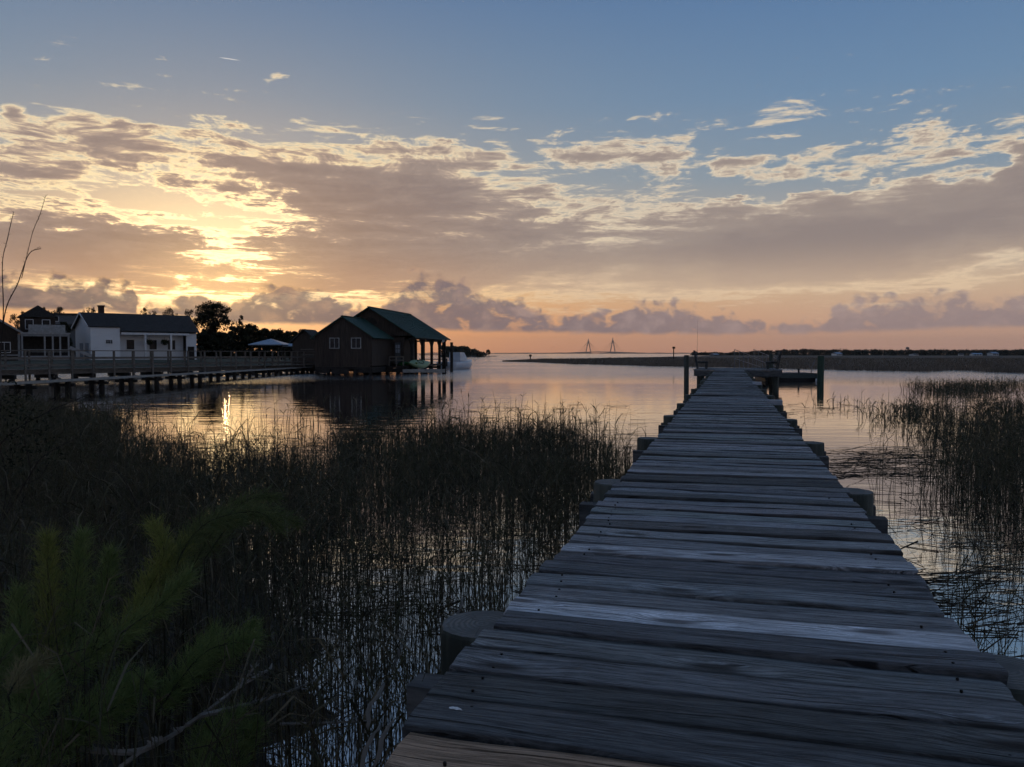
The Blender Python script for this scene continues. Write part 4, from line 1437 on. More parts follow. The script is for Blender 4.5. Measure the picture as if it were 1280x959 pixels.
for i, (px, ty, wp, Y, lb) in enumerate(((57, 386.0, 24, 172, 'flat-topped tree behind the grey long house, beside the brown house chimney'), (75, 385.5, 24, 176, 'flat-topped tree behind the grey long house dormers, above the rounded evergreen'),
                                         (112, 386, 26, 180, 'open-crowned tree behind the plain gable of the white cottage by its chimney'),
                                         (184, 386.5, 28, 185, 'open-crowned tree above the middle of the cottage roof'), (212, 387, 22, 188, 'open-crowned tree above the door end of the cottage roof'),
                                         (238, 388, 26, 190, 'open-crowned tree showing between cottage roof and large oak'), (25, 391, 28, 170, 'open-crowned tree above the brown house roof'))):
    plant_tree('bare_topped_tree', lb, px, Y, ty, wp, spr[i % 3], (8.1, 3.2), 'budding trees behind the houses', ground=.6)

# ------------------------------------------------------------------ far shores
M['marsh'] = blade_mat('marsh_grass', [(.10, .080, .062), (.15, .122, .095), (.21, .17, .13)])
M['marshmud'] = plain('marsh_flat', (.06, .048, .038), (.12, .098, .076), .15, .95, .6, (1, 3, 1), bdist=.2)
M['farwood'] = blade_mat('far_leaves', [(.025, .030, .026), (.045, .052, .042), (.06, .066, .05)])

edge_px = [(628, 452.2), (660, 452.8), (700, 454.5), (760, 456.5), (820, 458.2), (870, 459.2), (940, 460.5), (1000, 461.8), (1060, 463.5), (1110, 464.6), (1160, 465.2), (1195, 463.6), (1240, 466.2), (1300, 467.5), (1400, 470)]


# the far marsh island: a low sheet of mud with grass standing on it
mf_v, mf_f = [], []
nst = 60
fr_px = np.linspace(edge_px[0][0], edge_px[-1][0], nst)
fr = []
for i, px in enumerate(fr_px):
    wob_ = .5 * mnoise.noise((px * .03, 0, 0)) + .35 * mnoise.noise((px * .11, 5, 0))
    e_ = on_z(px, np.interp(px, [p[0] for p in edge_px], [p[1] for p in edge_px]) + wob_ * (.3 if px < 700 else 1), 0)
    fr.append((e_.x, e_.y))
fr = np.array(fr)
dep = np.interp(fr_px, [628, 665, 700, 760, 850, 910], [22, 50, 80, 150, 300, 525])
for i in range(nst):
    x, y0 = fr[i]
    for j, t_ in enumerate((0, .02, .1, .3, .7, 1.25)):
        yb = y0 + t_ * dep[i] / 1.25
        mf_v.append((x / y0 * yb, yb, -.1 if j == 0 else .06 + .03 * math.sin(i * 1.7 + j)))
for i in range(nst - 1):
    for j in range(5):
        a = i * 6 + j
        mf_f.append((a, a + 6, a + 7, a + 1))
tag(MB().add(mf_v, mf_f).build('marsh_flat', M['marshmud']), 'low dark marsh flat across the water', 'marsh', kind='structure')


def ribbons(base, height, lean_dir, lean, width, segs=2, twist=None, seed=0):
    """upright tapering grass ribbons; all arrays of length n"""
    r_ = np.random.default_rng(seed)
    nn = len(base)
    ang = r_.uniform(0, 6.283, nn) if twist is None else twist
    sx_, sy_ = np.cos(ang), np.sin(ang)
    V = np.zeros((nn, (segs + 1) * 2, 3))
    for i in range(segs + 1):
        t_ = i / segs
        cx = base[:, 0] + np.cos(lean_dir) * lean * height * t_ ** 1.8
        cy = base[:, 1] + np.sin(lean_dir) * lean * height * t_ ** 1.8
        cz = base[:, 2] + height * t_ * (1 - .35 * np.minimum(lean, 1.2) * t_)
        w_ = width * (1 - .88 * t_) * .5
        V[:, 2 * i] = np.stack([cx - sx_ * w_, cy - sy_ * w_, cz], 1)
        V[:, 2 * i + 1] = np.stack([cx + sx_ * w_, cy + sy_ * w_, cz], 1)
    k_ = (segs + 1) * 2
    q_ = np.array([(2 * i, 2 * i + 1, 2 * i + 3, 2 * i + 2) for i in range(segs)])
    Q = (np.arange(nn)[:, None, None] * k_ + q_[None]).reshape(-1, 4)
    return V.reshape(-1, 3), Q


def merge(parts):
    Vs, Qs, o_ = [], [], 0
    for V, Q in parts:
        Vs.append(V)
        Qs.append(Q + o_)
        o_ += len(V)
    return np.concatenate(Vs), np.concatenate(Qs)


NB = 42000
ui = rng.uniform(0, nst - 1.001, NB)
tt = rng.random(NB) ** 2.2 * .42
xi = np.interp(ui, np.arange(nst), fr[:, 0])
yi = np.interp(ui, np.arange(nst), fr[:, 1])
di = np.interp(ui, np.arange(nst), dep)
yb = yi + .3 + tt / .42 * np.minimum(di * .95, 176)
xb = xi / yi * yb
hgt = rng.uniform(.14, .42, NB) * (1 + .25 * np.sin(xb * .13) * np.cos(yb * .07)) * np.clip((ui + .4) / 4, .1, 1)
V, Q = ribbons(np.stack([xb, yb, np.full(NB, .04)], 1), hgt, rng.uniform(0, 6.28, NB), rng.uniform(.05, .35, NB), np.full(NB, .05) + tt * .25, 2, rng.normal(0, .5, NB), 5)
tag(link('marsh_grass', array_mesh('marsh_grass', V, Q, M['marsh'])), 'brown grass covering the low marsh across the water', 'grass', kind='stuff')


def far_wood(name, label, px0, px1, y_of, base_y, Y, seed, step_px=5, leafs=1.1, mat_='farwood'):
    """a distant wood that reads as one mass"""
    rr_ = random.Random(seed)
    cen, rad = [], []
    px = px0
    while px < px1:
        ty = y_of(px) + rr_.uniform(-.6, 1.2)
        for lay in range(3):
            Yl = Y * (1 + lay * .06)
            c = at_y(px + rr_.uniform(-3, 3), ty + lay * .3 - .8, Yl)
            h = c.z
            r_ = rr_.uniform(.8, 1.5) * Y * .0036
            zz = h - r_ * .6
            while zz > -r_ * .3:
                cen.append((c.x + rr_.uniform(-.6, .6) * r_, Yl + rr_.uniform(-1, 1) * r_, zz))
                rad.append(r_)
                zz -= r_ * 1.1
        px += step_px * rr_.uniform(.6, 1.3)
    V, Q = leaf_cloud(cen, rad, 60, leafs, seed, (1, 1, .7))
    return tag(link(name, array_mesh(name, V, Q, M[mat_])), label, 'wood', kind='stuff')


def ty_right(px):
    pts = [(868, 440.8), (905, 441), (930, 440.2), (960, 438.6), (1000, 437.2), (1060, 438.0), (1150, 438.2), (1230, 437.8), (1320, 437.5)]
    for (a, b_), (c, d_) in zip(pts, pts[1:]):
        if a <= px <= c:
            return b_ + (d_ - b_) * (px - a) / (c - a)
    return 438


far_wood('far_wood', 'long dark belt of trees along the far shore beyond the marsh', 868, 1325, ty_right, 447, 600, 3, 3.2, .62)
far_wood('far_wood', 'dark wooded point beyond the white boat', 556, 601, lambda p: 433.5 if p < 585 else 435.5 + (p - 585) * .35, 446, 330, 4, 2.5, .42)
islet = on_z(611, 445.6, 0)
it_ = tree_parts(41, .6, 2.2, 1.7, 26, 60, .22, .4, mat_='farwood')
tag(MB().add([(math.cos(a) * r_ * 5, math.sin(a) * r_ * 9, z_) for r_, z_ in ((1, -.1), (.8, .25)) for a in [k_ * 6.2832 / 14 for k_ in range(14)]],
             [(j, (j + 1) % 14, 14 + (j + 1) % 14, 14 + j) for j in range(14)] + [tuple(range(14, 28))]).build('islet', M['marshmud'], loc=(islet.x, islet.y, 0)), 'tiny low islet with one tree off the wooded point', 'islet', kind='structure')
plant_tree('islet_tree', 'lone dark tree on the tiny islet beyond the white boat', 611, islet.y, 437.6, 8.5, it_, (2.8, 1.7), ground=.2)
plant_tree('islet_bush', 'low bush on the tiny islet beside its lone tree', 605, islet.y + 6, 442, 9, it_, (2.8, 1.7), ground=.15)
# distant low land on the horizon
ll_v, ll_f = [], []
for i in range(121):
    px = 520 + i * 3.4
    p = at_y(px, 442, 9400)
    h = 9 + 9 * max(mnoise.noise((px * .045, 0, 0)), -.6) + (7 if 780 < px < 900 else 0) * abs(mnoise.noise((px * .3, 3, 0)))
    ll_v += [(p.x, 9400, -.2), (p.x, 9400, h), (p.x, 9900, h * .8), (p.x, 9900, -.2)]
for i in range(120):
    a = i * 4
    for j in range(3):
        ll_f.append((a + j, a + 4 + j, a + 5 + j, a + 1 + j))
tag(MB().add(ll_v, ll_f).build('far_shore', plain('far_shore', (.03, .032, .035), (.05, .05, .052), .004, .95)), 'faint low land on the horizon beneath the bridge', 'shore', kind='structure')

# far houses in the wood, water tower
def far_house(label, px, py, w_px, h_px, Y=740, mat_=None):
    Y = 578
    p = at_y(px, py, Y)
    w, h = w_px * Y / F, h_px * Y / F
    root = thing('far_house', label, 'house', (p.x, Y, max(p.z - h, 0)), random.uniform(-.4, .4), 'pale houses along the far shore')
    MB().box(-w / 2, w / 2, -2.5, 2.5, 0, h * .6).build('wall', mat_ or M['white'], root)
    for sd in (-1, 1):
        q4 = [(-w * .55, 0, h), (-w * .55, sd * 2.9, h * .58), (w * .55, sd * 2.9, h * .58), (w * .55, 0, h)]
        MB().slab(q4 if sd < 0 else q4[::-1], .25).build('roof', M['bluemetal'] if w_px > 6 else M['greywall'], root)
    for k_ in range(3):
        MB().box(-w * .38 + k_ * w * .3, -w * .22 + k_ * w * .3, -2.56, -2.503, h * .15, h * .42).build('window', M['glass'], root)


far_house('white house among the far trees close beside the thick greenish mooring post', 1046, 442.2, 9, 4.2, 745)
far_house('pale far house low in the wood under the water tower', 1142, 442.0, 6, 2.6, 750)
far_house('small pale house beside the wide far house at the marsh edge', 1201, 445, 5, 2.6, 735)
far_house('wide pale house between two small houses at the far marsh edge', 1220, 444.4, 11, 3.2, 735)
far_house('pale two-storey far house at the end of the row by the marsh edge', 1241, 443.2, 9, 4.6, 735)
far_house('grey far house close above the dock head rails', 893, 443.0, 7, 2.6, 720, M['greywall'])
wt_ = at_y(1134.5, 433.8, 1500)
wtw = thing('water_tower', 'distant water tower rising above the far belt of trees', 'tower', (wt_.x, 1500, 0))
zt = wt_.z
MB().tube([(0, 0, zt - 4.5), (0, 0, zt - 3.6), (0, 0, zt - 1.8), (0, 0, zt - .5), (0, 0, zt)], [1.0, 2.9, 3.3, 2.2, .3], 14).build('tank', M['greywall'], wtw, True)
for k_ in range(5):
    a = k_ * 6.2832 / 5
    MB().tube([(math.cos(a) * 2.6, math.sin(a) * 2.6, 0), (math.cos(a) * 2.4, math.sin(a) * 2.4, zt - 3.4)], .22, 5).build('leg', M['greywall'], wtw)
MB().tube([(0, 0, 0), (0, 0, zt - 4.4)], .4, 6).build('riser', M['greywall'], wtw)

# ------------------------------------------------------------------ cable-stayed bridge on the horizon
BY = 9000.0
M['concrete'] = plain('bridge_concrete', (.10, .095, .095), (.14, .135, .135), .02, .9)
br = thing('cable_stayed_bridge', 'twin-towered cable-stayed bridge faint on the horizon', 'bridge', (0, BY, 0))
dk_px = [(655, 442.8), (685, 442.4), (705, 441.6), (720, 440.9), (735.5, 440.3), (751, 440.0), (766, 440.3), (785, 440.9), (810, 441.8), (840, 442.6)]
dpts = [at_y(a, b_, BY) for a, b_ in dk_px]
dm = MB()
for p, q_ in zip(dpts, dpts[1:]):
    dm.beam((p.x, 0, max(p.z, 4)), (q_.x, 0, max(q_.z, 4)), 30, 10)
dm.build('deck', M['concrete'], br)
for i, p in enumerate(dpts):
    if i in (4, 6):
        continue
    MB().box(p.x - 3, p.x + 3, -9, 9, -1, max(p.z, 4) - 3).build('pier', M['concrete'], br)
for px, ty in ((735.5, 423.5), (766.0, 422.3)):
    tp, dk2 = at_y(px, ty, BY), at_y(px, 440.3, BY)
    tw = MB()
    for sd in (-1, 1):
        tw.beam((tp.x + sd * 12, 0, -1), (tp.x + sd * 27, 0, dk2.z), 9, 9)
        tw.beam((tp.x + sd * 27, 0, dk2.z), (tp.x + sd * 3, 0, tp.z - 35), 9, 9)
    tw.beam((tp.x, 0, tp.z - 40), (tp.x, 0, tp.z), 8, 8)
    tw.beam((tp.x - 28, 0, dk2.z - 6), (tp.x + 28, 0, dk2.z - 6), 5, 6)
    to = tw.build('tower', M['concrete'], br)
    cb = MB()
    for k_ in range(1, 12):
        for sd in (-1, 1):
            xx = tp.x + sd * (27 + k_ * 9.5)
            zz = np.interp(xx, [p.x for p in dpts], [p.z for p in dpts])
            cb.beam((tp.x + sd * 2, 0, tp.z - 8 - k_ * 2.0), (xx, 0, zz), .45, .45)
    tag(cb.build('stay_cables', M['concrete'], to), kind='stuff')

# channel markers and birds on the water
for i, (px, py, h) in enumerate(((663, 447.0, 1.2), (842, 446.0, 3.2))):
    b_ = on_z(px, 449 + i * .5, 0)
    cm_ = thing('channel_marker', ('short channel post standing off the tip of the marsh', 'taller channel post rising over the marsh near the lone dock post')[i], 'marker', (b_.x, b_.y, 0))
    MB().tube([(0, 0, -1), (0, 0, h)], .13, 8).build('pole', M['dark'], cm_)
    MB().box(-.35, .35, -.18, -.14, h - .5, h).build('board', M['dark'], cm_)

# ------------------------------------------------------------------ haze
hz_m = bpy.data.materials.new('haze')
hz_m.use_nodes = True
ht = hz_m.node_tree
ht.nodes.clear()
pv = ht.nodes.new('ShaderNodeVolumePrincipled')
pv.inputs['Color'].default_value = (.92, .92, .95, 1)
pv.inputs['Density'].default_value = HAZE
pv.inputs['Anisotropy'].default_value = .75
ho = ht.nodes.new('ShaderNodeOutputMaterial')
ht.links.new(pv.outputs[0], ho.inputs['Volume'])
if HAZE > 0:
    tag(MB().box(-WX - 60, WX + 60, WY0 - 60, WY1 + 60, -3.0, 195.0).build('haze', hz_m), 'thin evening haze over the water', 'haze', kind='stuff')
# ------------------------------------------------------------------ marsh reeds near the dock
M['reed'] = blade_mat('reed_stems', [(.030, .024, .017), (.055, .044, .028), (.080, .066, .042), (.060, .062, .030), (.11, .092, .060)], trans=.0)
M['reed_leaf'] = blade_mat('reed_leaves', [(.035, .032, .018), (.060, .060, .028), (.095, .080, .046), (.16, .135, .09)], trans=.2)
M['straw'] = blade_mat('dead_straw', [(.05, .04, .026), (.10, .082, .054), (.17, .145, .10)])
M['litter'] = blade_mat('dead_stalks', [(.018, .014, .010), (.045, .036, .024), (.07, .058, .04)])


def to_px(x, y, z=0.0):
    c, s = math.cos(PITCH), math.sin(PITCH)
    dz_ = z - CAM_H
    f_ = y * c - dz_ * s
    u_ = y * s + dz_ * c
    return 640 + F * x / f_, 479.5 - F * u_ / f_


def stems(base, h, az_, lean, r):
    """thin three-sided tapering stems"""
    nn = len(base)
    lv = 5
    V = np.zeros((nn, lv * 3, 3))
    ph = rng.uniform(0, 6.28, nn)
    for i in range(lv):
        t_ = i / (lv - 1)
        off = lean * h * t_ ** 1.7
        cx = base[:, 0] + np.cos(az_) * off
        cy = base[:, 1] + np.sin(az_) * off
        cz = base[:, 2] + h * t_ * (1 - .25 * np.minimum(lean, 1.2) * t_)
        rr_ = r * (1 - .8 * t_)
        for j in range(3):
            a = ph + j * 2.0944
            V[:, i * 3 + j] = np.stack([cx + np.cos(a) * rr_, cy + np.sin(a) * rr_, cz], 1)
    q_ = np.array([(i * 3 + j, i * 3 + (j + 1) % 3, (i + 1) * 3 + (j + 1) % 3, (i + 1) * 3 + j) for i in range(lv - 1) for j in range(3)])
    return V.reshape(-1, 3), (np.arange(nn)[:, None, None] * lv * 3 + q_[None]).reshape(-1, 4)


def needles(base, dirs, length, width, bend=None, seed=0):
    """two-segment narrow leaves starting at base along dirs"""
    r_ = np.random.default_rng(seed)
    nn = len(base)
    d_ = dirs / (np.linalg.norm(dirs, axis=1, keepdims=True) + 1e-9)
    s_ = np.cross(d_, r_.normal(size=(nn, 3)))
    s_ /= np.linalg.norm(s_, axis=1, keepdims=True) + 1e-9
    L2 = length[:, None]
    bd = np.zeros((nn, 3)) if bend is None else bend
    m1 = base + d_ * L2 * .55
    e1 = base + d_ * L2 + bd * L2
    w2 = width[:, None] * .5
    V = np.stack([base - s_ * w2 * .7, base + s_ * w2 * .7, m1 + s_ * w2, m1 - s_ * w2, e1 + s_ * w2 * .12, e1 - s_ * w2 * .12], 1)
    q_ = np.array([(0, 1, 2, 3), (3, 2, 4, 5)])
    return V.reshape(-1, 3), (np.arange(nn)[:, None, None] * 6 + q_[None]).reshape(-1, 4)


def interp(x, pts):
    return float(np.interp(x, [p[0] for p in pts], [p[1] for p in pts]))


def nz2(x, y, s, o=0.0):
    return mnoise.noise((x * s, y * s, o))


LFAR = [(-400, 500), (0, 508), (100, 520), (170, 540), (215, 566), (330, 562), (410, 548), (560, 545), (690, 550), (760, 562), (800, 580), (840, 600)]


def dens_left(x, y):
    px, py = to_px(x, y)
    t = x * math.cos(DA) - y * math.sin(DA)
    if t > -.80:
        return 0, 0, 0
    yf = interp(px, LFAR) + 9 * nz2(x, y, .5)
    if py < yf - 26:
        return 0, 0, 0
    cl = max(.12, .75 + 1.15 * nz2(x, y, .9, 3) + .5 * nz2(x, y, 2.6, 6))
    if py < yf:
        return (16 if px < 840 else 0) * max(0, nz2(x, y, .8, 9) + .35), .52, 0
    k1 = sstep(yf, yf + 16, py)
    near = sstep(620, 690, py)
    r_open = sstep(340, 450, px) * near
    d_ = 300 * k1 * (1 - r_open) + r_open * (215 + 190 * sstep(690, 790, py) * (1 - sstep(560, 640, px)))
    if px > 560:
        d_ *= 1 - .35 * sstep(560, 740, px) * (1 - near)
    if 150 < px < 420 and py < 610:
        d_ *= .28 + .72 * sstep(585, 612, py)
    return d_ * cl, .37 + .22 * near + .06 * nz2(x, y, .7, 12), 1


def dens_right(x, y):
    px, py = to_px(x, y)
    t = x * math.cos(DA) - y * math.sin(DA)
    if t < .85 or py < 478:
        return 0, 0, 0
    cl = max(.02, .5 + 2.0 * nz2(x, y, .55, 21) + .5 * nz2(x, y, 2.2, 26))
    d_ = 0
    if py < 500:
        d_ = 45 * sstep(1120, 1150, px) * sstep(478, 482, py) * (1 - sstep(490, 498, py))
        d_ += 14 * sstep(1180, 1260, px) * sstep(488, 496, py)
    elif py < 560:
        d_ = 130 * sstep(1060, 1210, px) * (1 - .6 * sstep(1060, 1100, 1160 - px)) * sstep(500, 525, py) * (sstep(1000, 1110, px))
        d_ += 7 * sstep(985, 1010, px) * sstep(502, 506, py) * (1 - sstep(514, 520, py))
    elif py < 690:
        d_ = 160 * sstep(1140, 1250, px) + 14 * sstep(1060, 1100, px)
    else:
        d_ = 210 * sstep(1110, 1215, px)
    return d_ * cl, .21 + .39 * sstep(530, 640, py), 1


def scatter(fun, x0, x1, y0, y1, dmax, seed, zfun):
    r_ = random.Random(seed)
    out = []
    n_ = int((x1 - x0) * (y1 - y0) * dmax)
    for _ in range(n_):
        x, y = r_.uniform(x0, x1), r_.uniform(y0, y1)
        px = 640 + F * x / y
        if px < -520 or px > 1345:
            continue
        d_, h_, k_ = fun(x, y)
        if px < -60:
            d_ *= .5
        if r_.random() * dmax < d_:
            h = max(.14, r_.gauss(h_, .11)) if r_.random() > .10 else r_.uniform(h_, h_ + .34)
            out.append((x, y, zfun(x, y), h, k_))
    return np.array(out)


def reed_patch(name, label, pts, seed, group):
    r_ = np.random.default_rng(seed)
    b_ = pts[:, :3].copy()
    under = np.minimum(b_[:, 2], .0)
    h = pts[:, 3] + np.where(b_[:, 2] < 0, .10, 0)
    b_[:, 2] = np.maximum(b_[:, 2], -.10)
    nn = len(b_)
    az_ = r_.uniform(0, 6.28, nn)
    lean = np.abs(r_.normal(.10, .13, nn))
    brk = r_.random(nn) < .05
    lean[brk] = r_.uniform(.6, 1.2, brk.sum())
    rad = r_.uniform(.0020, .0038, nn) * np.clip(b_[:, 1] / 7, .85, 2.8)
    st_ = stems(b_, h, az_, lean, rad)
    tag(link(name, array_mesh(name, st_[0], st_[1], M['reed'])), label, 'reeds', group, 'stuff')
    # leaves peel off the stems
    li = np.repeat(np.arange(nn), 2)
    li = li[r_.random(len(li)) < .74]
    t_ = r_.uniform(.35, .85, len(li))
    lb = b_[li].copy()
    off = lean[li] * h[li] * t_ ** 1.7
    lb[:, 0] += np.cos(az_[li]) * off
    lb[:, 1] += np.sin(az_[li]) * off
    lb[:, 2] += h[li] * t_ * (1 - .25 * np.minimum(lean[li], 1.2) * t_)
    la = r_.uniform(0, 6.28, len(li))
    up = r_.uniform(.5, 2.2, len(li))
    dr_ = np.stack([np.cos(la), np.sin(la), up], 1)
    ln = r_.uniform(.10, .30, len(li))
    bend = np.stack([np.cos(la) * .25, np.sin(la) * .25, -r_.uniform(.0, .75, len(li))], 1)
    lf = needles(lb, dr_, ln, r_.uniform(.0035, .0085, len(li)) * np.clip(lb[:, 1] / 8, .9, 2.4), bend, seed)
    tag(link(name + '_leaves', array_mesh(name, lf[0], lf[1], M['reed_leaf'])), label.replace('stems', 'leaves'), 'reeds', group, 'stuff')


lp_ = scatter(dens_left, -15.0, 4.5, 1.9, 21.5, 520, 101, lambda x, y: bank_h(x, y))
reed_patch('reed_bed', 'dense dark reed stems between the bank and the open creek', lp_, 1, 'reed beds')
rp_ = scatter(dens_right, 1.5, 27.0, 3.0, 42.0, 260, 202, lambda x, y: -.35)
reed_patch('reed_clumps', 'scattered dark reed stems in the shallows on the far side of the dock', rp_, 2, 'reed beds')

# floating dead stalks
r_ = random.Random(77)
lb, ld, ll = [], [], []
zones = [(1038, 1185, 560, 598, 260, .55), (1110, 1262, 690, 770, 80, .5), (960, 1075, 505, 522, 60, .5), (560, 800, 505, 560, 150, .6), (180, 420, 545, 610, 260, .7),
         (330, 720, 620, 800, 190, .4), (1120, 1280, 600, 690, 90, .5), (1130, 1290, 496, 560, 120, .6), (1160, 1290, 760, 860, 40, .4)]
for x0, x1, y0, y1, n_, L_m in zones:
    for _ in range(n_):
        p = on_z(r_.uniform(x0, x1), r_.uniform(y0, y1), 0)
        t = p.x * math.cos(DA) - p.y * math.sin(DA)
        if abs(t) < .86 or (t < 0 and bank_h(p.x, p.y) > -.02):
            continue
        lb.append((p.x, p.y, r_.uniform(.002, .012)))
        a = r_.gauss(0, .45) + (math.pi if r_.random() < .5 else 0)
        ld.append((math.cos(a), math.sin(a), r_.uniform(-.004, .05) if r_.random() < .8 else r_.uniform(.1, .5)))
        ll.append(L_m * r_.uniform(.35, 1.3))
lb, ld, ll = np.array(lb), np.array(ld), np.array(ll)
dn = ld / np.linalg.norm(ld, axis=1, keepdims=True)
V = []
fq = []
for i in range(len(lb)):
    s_ = np.cross(dn[i], (0, 0, 1))
    s_ /= np.linalg.norm(s_)
    wd = rng.uniform(.003, .008)
    e_ = lb[i] + dn[i] * ll[i]
    o_ = len(V)
    upz = np.array((0, 0, wd * .8))
    V += [lb[i] - s_ * wd, lb[i] + s_ * wd, lb[i] + upz, e_ - s_ * wd * .5, e_ + s_ * wd * .5, e_ + upz * .6]
    fq += [(o_, o_ + 3, o_ + 5, o_ + 2), (o_ + 2, o_ + 5, o_ + 4, o_ + 1), (o_ + 1, o_ + 4, o_ + 3, o_)]
tag(link('floating_stalks', array_mesh('floating_stalks', np.array(V), np.array(fq), M['litter'])), 'dead reed stalks floating on the still water', 'stalks', kind='stuff')

# dead leaves and broken stalks lying on the bank
r_ = np.random.default_rng(55)
gx = r_.uniform(-9, .2, 26000)
gy = r_.uniform(1.8, 12, 26000)
gz = np.array([bank_h(a, c) for a, c in zip(gx, gy)])
ok = (gz > -.03) & (np.abs(gx * math.cos(DA) - gy * math.sin(DA)) > .85)
gb = np.stack([gx, gy, np.maximum(gz, 0) + r_.uniform(.0, .05, len(gx))], 1)[ok]
ga = r_.uniform(0, 6.28, len(gb))
V, Q = needles(gb, np.stack([np.cos(ga), np.sin(ga), r_.uniform(-.1, .45, len(gb))], 1), r_.uniform(.06, .28, len(gb)), r_.uniform(.003, .007, len(gb)), r_.normal(0, .2, (len(gb), 3)), 8)
tag(link('fallen_reed_leaves', array_mesh('fallen_reed_leaves', V, Q, M['straw'])), 'tangle of dead reed leaves lying on the muddy bank', 'leaves', kind='stuff')

# a few dry pale leaf blades curling up beside the near cap beam
M['dry'] = blade_mat('dry_leaf', [(.15, .14, .12), (.22, .20, .175)], trans=.1)
for i, (px, py, Y) in enumerate(((459, 935, 1.86), (478, 925, 1.84), (466, 880, 1.95), (575, 760, 3.2), (500, 815, 2.9))):
    p = at_y(px, py, Y)
    rr_ = random.Random(i)
    pts_ = [p + Vector((.006 * k_ + rr_.uniform(-.006, .006), .01 * k_, .015 * k_ - .0016 * k_ * k_)) for k_ in range(-3, 5)]
    m__ = MB()
    vs, fs = [], []
    for k_, q_ in enumerate(pts_):
        w_ = .0060 * (1 - (abs(k_ - 3) / 5) ** 2)
        vs += [q_ + Vector((-w_, 0, 0)), q_ + Vector((w_, .002, 0)), q_ + Vector((0, .001, .0015))]
    for k_ in range(len(pts_) - 1):
        for j in range(3):
            fs.append((k_ * 3 + j, k_ * 3 + (j + 1) % 3, k_ * 3 + 3 + (j + 1) % 3, k_ * 3 + 3 + j))
    tag(m__.add(vs, fs).build('dry_leaf', M['dry']), 'dry pale curled reed leaf among the dark reeds beside the dock', 'leaf', 'curled dry leaves by the dock')

# ------------------------------------------------------------------ bare shrub at the left
M['twig'] = plain('dark_twig', (.020, .014, .011), (.045, .032, .025), 30, .85, .4)
M['deadwood'] = plain('bleached_branch', (.13, .122, .108), (.25, .235, .21), 20, .85, .5, (1, 1, 1))


def smooth_path(pts, k=6):
    out = []
    n_ = len(pts)
    for i in range(n_ - 1):
        p0, p1, p2, p3 = pts[max(i - 1, 0)], pts[i], pts[i + 1], pts[min(i + 2, n_ - 1)]
        for j in range(k):
            t = j / k
            out.append(.5 * ((2 * p1) + (p2 - p0) * t + (2 * p0 - 5 * p1 + 4 * p2 - p3) * t * t + (3 * p1 - p0 - 3 * p2 + p3) * t ** 3))
    out.append(pts[-1])
    return out


def px_path(lst, Y, dY=0.0):
    n_ = len(lst)
    return smooth_path([at_y(a, b_, Y + dY * i / max(n_ - 1, 1)) for i, (a, b_) in enumerate(lst)])


def knobbly(m__, path, r0, r1, k=5, bud=True, seed=0):
    rr_ = random.Random(seed)
    n_ = len(path)
    m__.tube(path, [(r0 + (r1 - r0) * i / (n_ - 1)) * rr_.uniform(.88, 1.15) for i in range(n_)], k)
    if bud:
        for i in range(2, n_, 1):
            d_ = Vector((rr_.uniform(-1, 1), rr_.uniform(-1, 1), rr_.uniform(.2, 1))).normalized()
            m__.tube([path[i], path[i] + d_ * .018], [r1 * 1.1, r1 * .3], 4)


SY = 5.2
ground_z = max(bank_h(-3.4, SY), 0)
sh = thing('bare_shrub', 'tall leafless shrub with thin whippy shoots above the pier', 'shrub', (-3.45, SY, ground_z))


def sub(name, path_list, parent, mat_):
    """branches given as [(path, r0, r1)], stored relative to the thing"""
    lo = parent.location
    for j, (pa, r0, r1) in enumerate(path_list):
        m__ = MB()
        knobbly(m__, [p - lo for p in pa], r0, r1, 5, True, j + len(name))
        m__.build(name, mat_, parent)


basep = [(-10, 640), (-6, 560), (-2, 470)]
sub('shoot', [(px_path(basep + [(4, 395), (3, 330), (9, 300), (17, 265)], SY), 0.0048, 0.0016),
              (px_path([(-2, 470), (6, 392), (22, 355), (36, 318), (51, 312)][:4] + [(51, 311)], SY), 0.0040, 0.0018),
              (px_path([(27, 348), (34, 318), (41, 290), (50, 268), (57, 245)], SY), 0.0024, 0.0014),
              (px_path([(-30, 600), (10, 545), (60, 515), (95, 500), (125, 486)], 5.6), 0.0048, 0.0018),
              (px_path([(60, 515), (72, 500), (78, 493)], 5.6), 0.0024, 0.0014),
              (px_path([(70, 512), (95, 506), (118, 498)], 5.6), 0.0024, 0.0014),
              (px_path([(-20, 690), (10, 640), (40, 590), (55, 570), (95, 548)], 4.4), 0.0044, 0.0018),
              (px_path([(5, 645), (20, 612), (48, 598), (60, 580)], 4.4), 0.0024, 0.0014),
              (px_path([(200, 690), (180, 650), (155, 600), (125, 560)], 4.2), 0.0024, 0.0014),
              (px_path([(-15, 720), (0, 660), (8, 600), (-4, 540), (2, 500)], 5.0), 0.0040, 0.0014),
              (px_path([(20, 700), (25, 640), (38, 590), (30, 540), (45, 505)], 5.4), 0.0036, 0.0014)], sh, M['twig'])
V, Q = leaf_cloud([tuple(at_y(a, b_, SY + .3) - sh.location) for a, b_ in ((5, 520), (20, 500), (35, 525), (10, 560), (45, 545), (-10, 490), (60, 560), (25, 580))], [.14] * 8, 60, .014, 9, (1, 1, 1))
link('foliage', array_mesh('foliage', V, Q, M['leaf_dark']), sh)

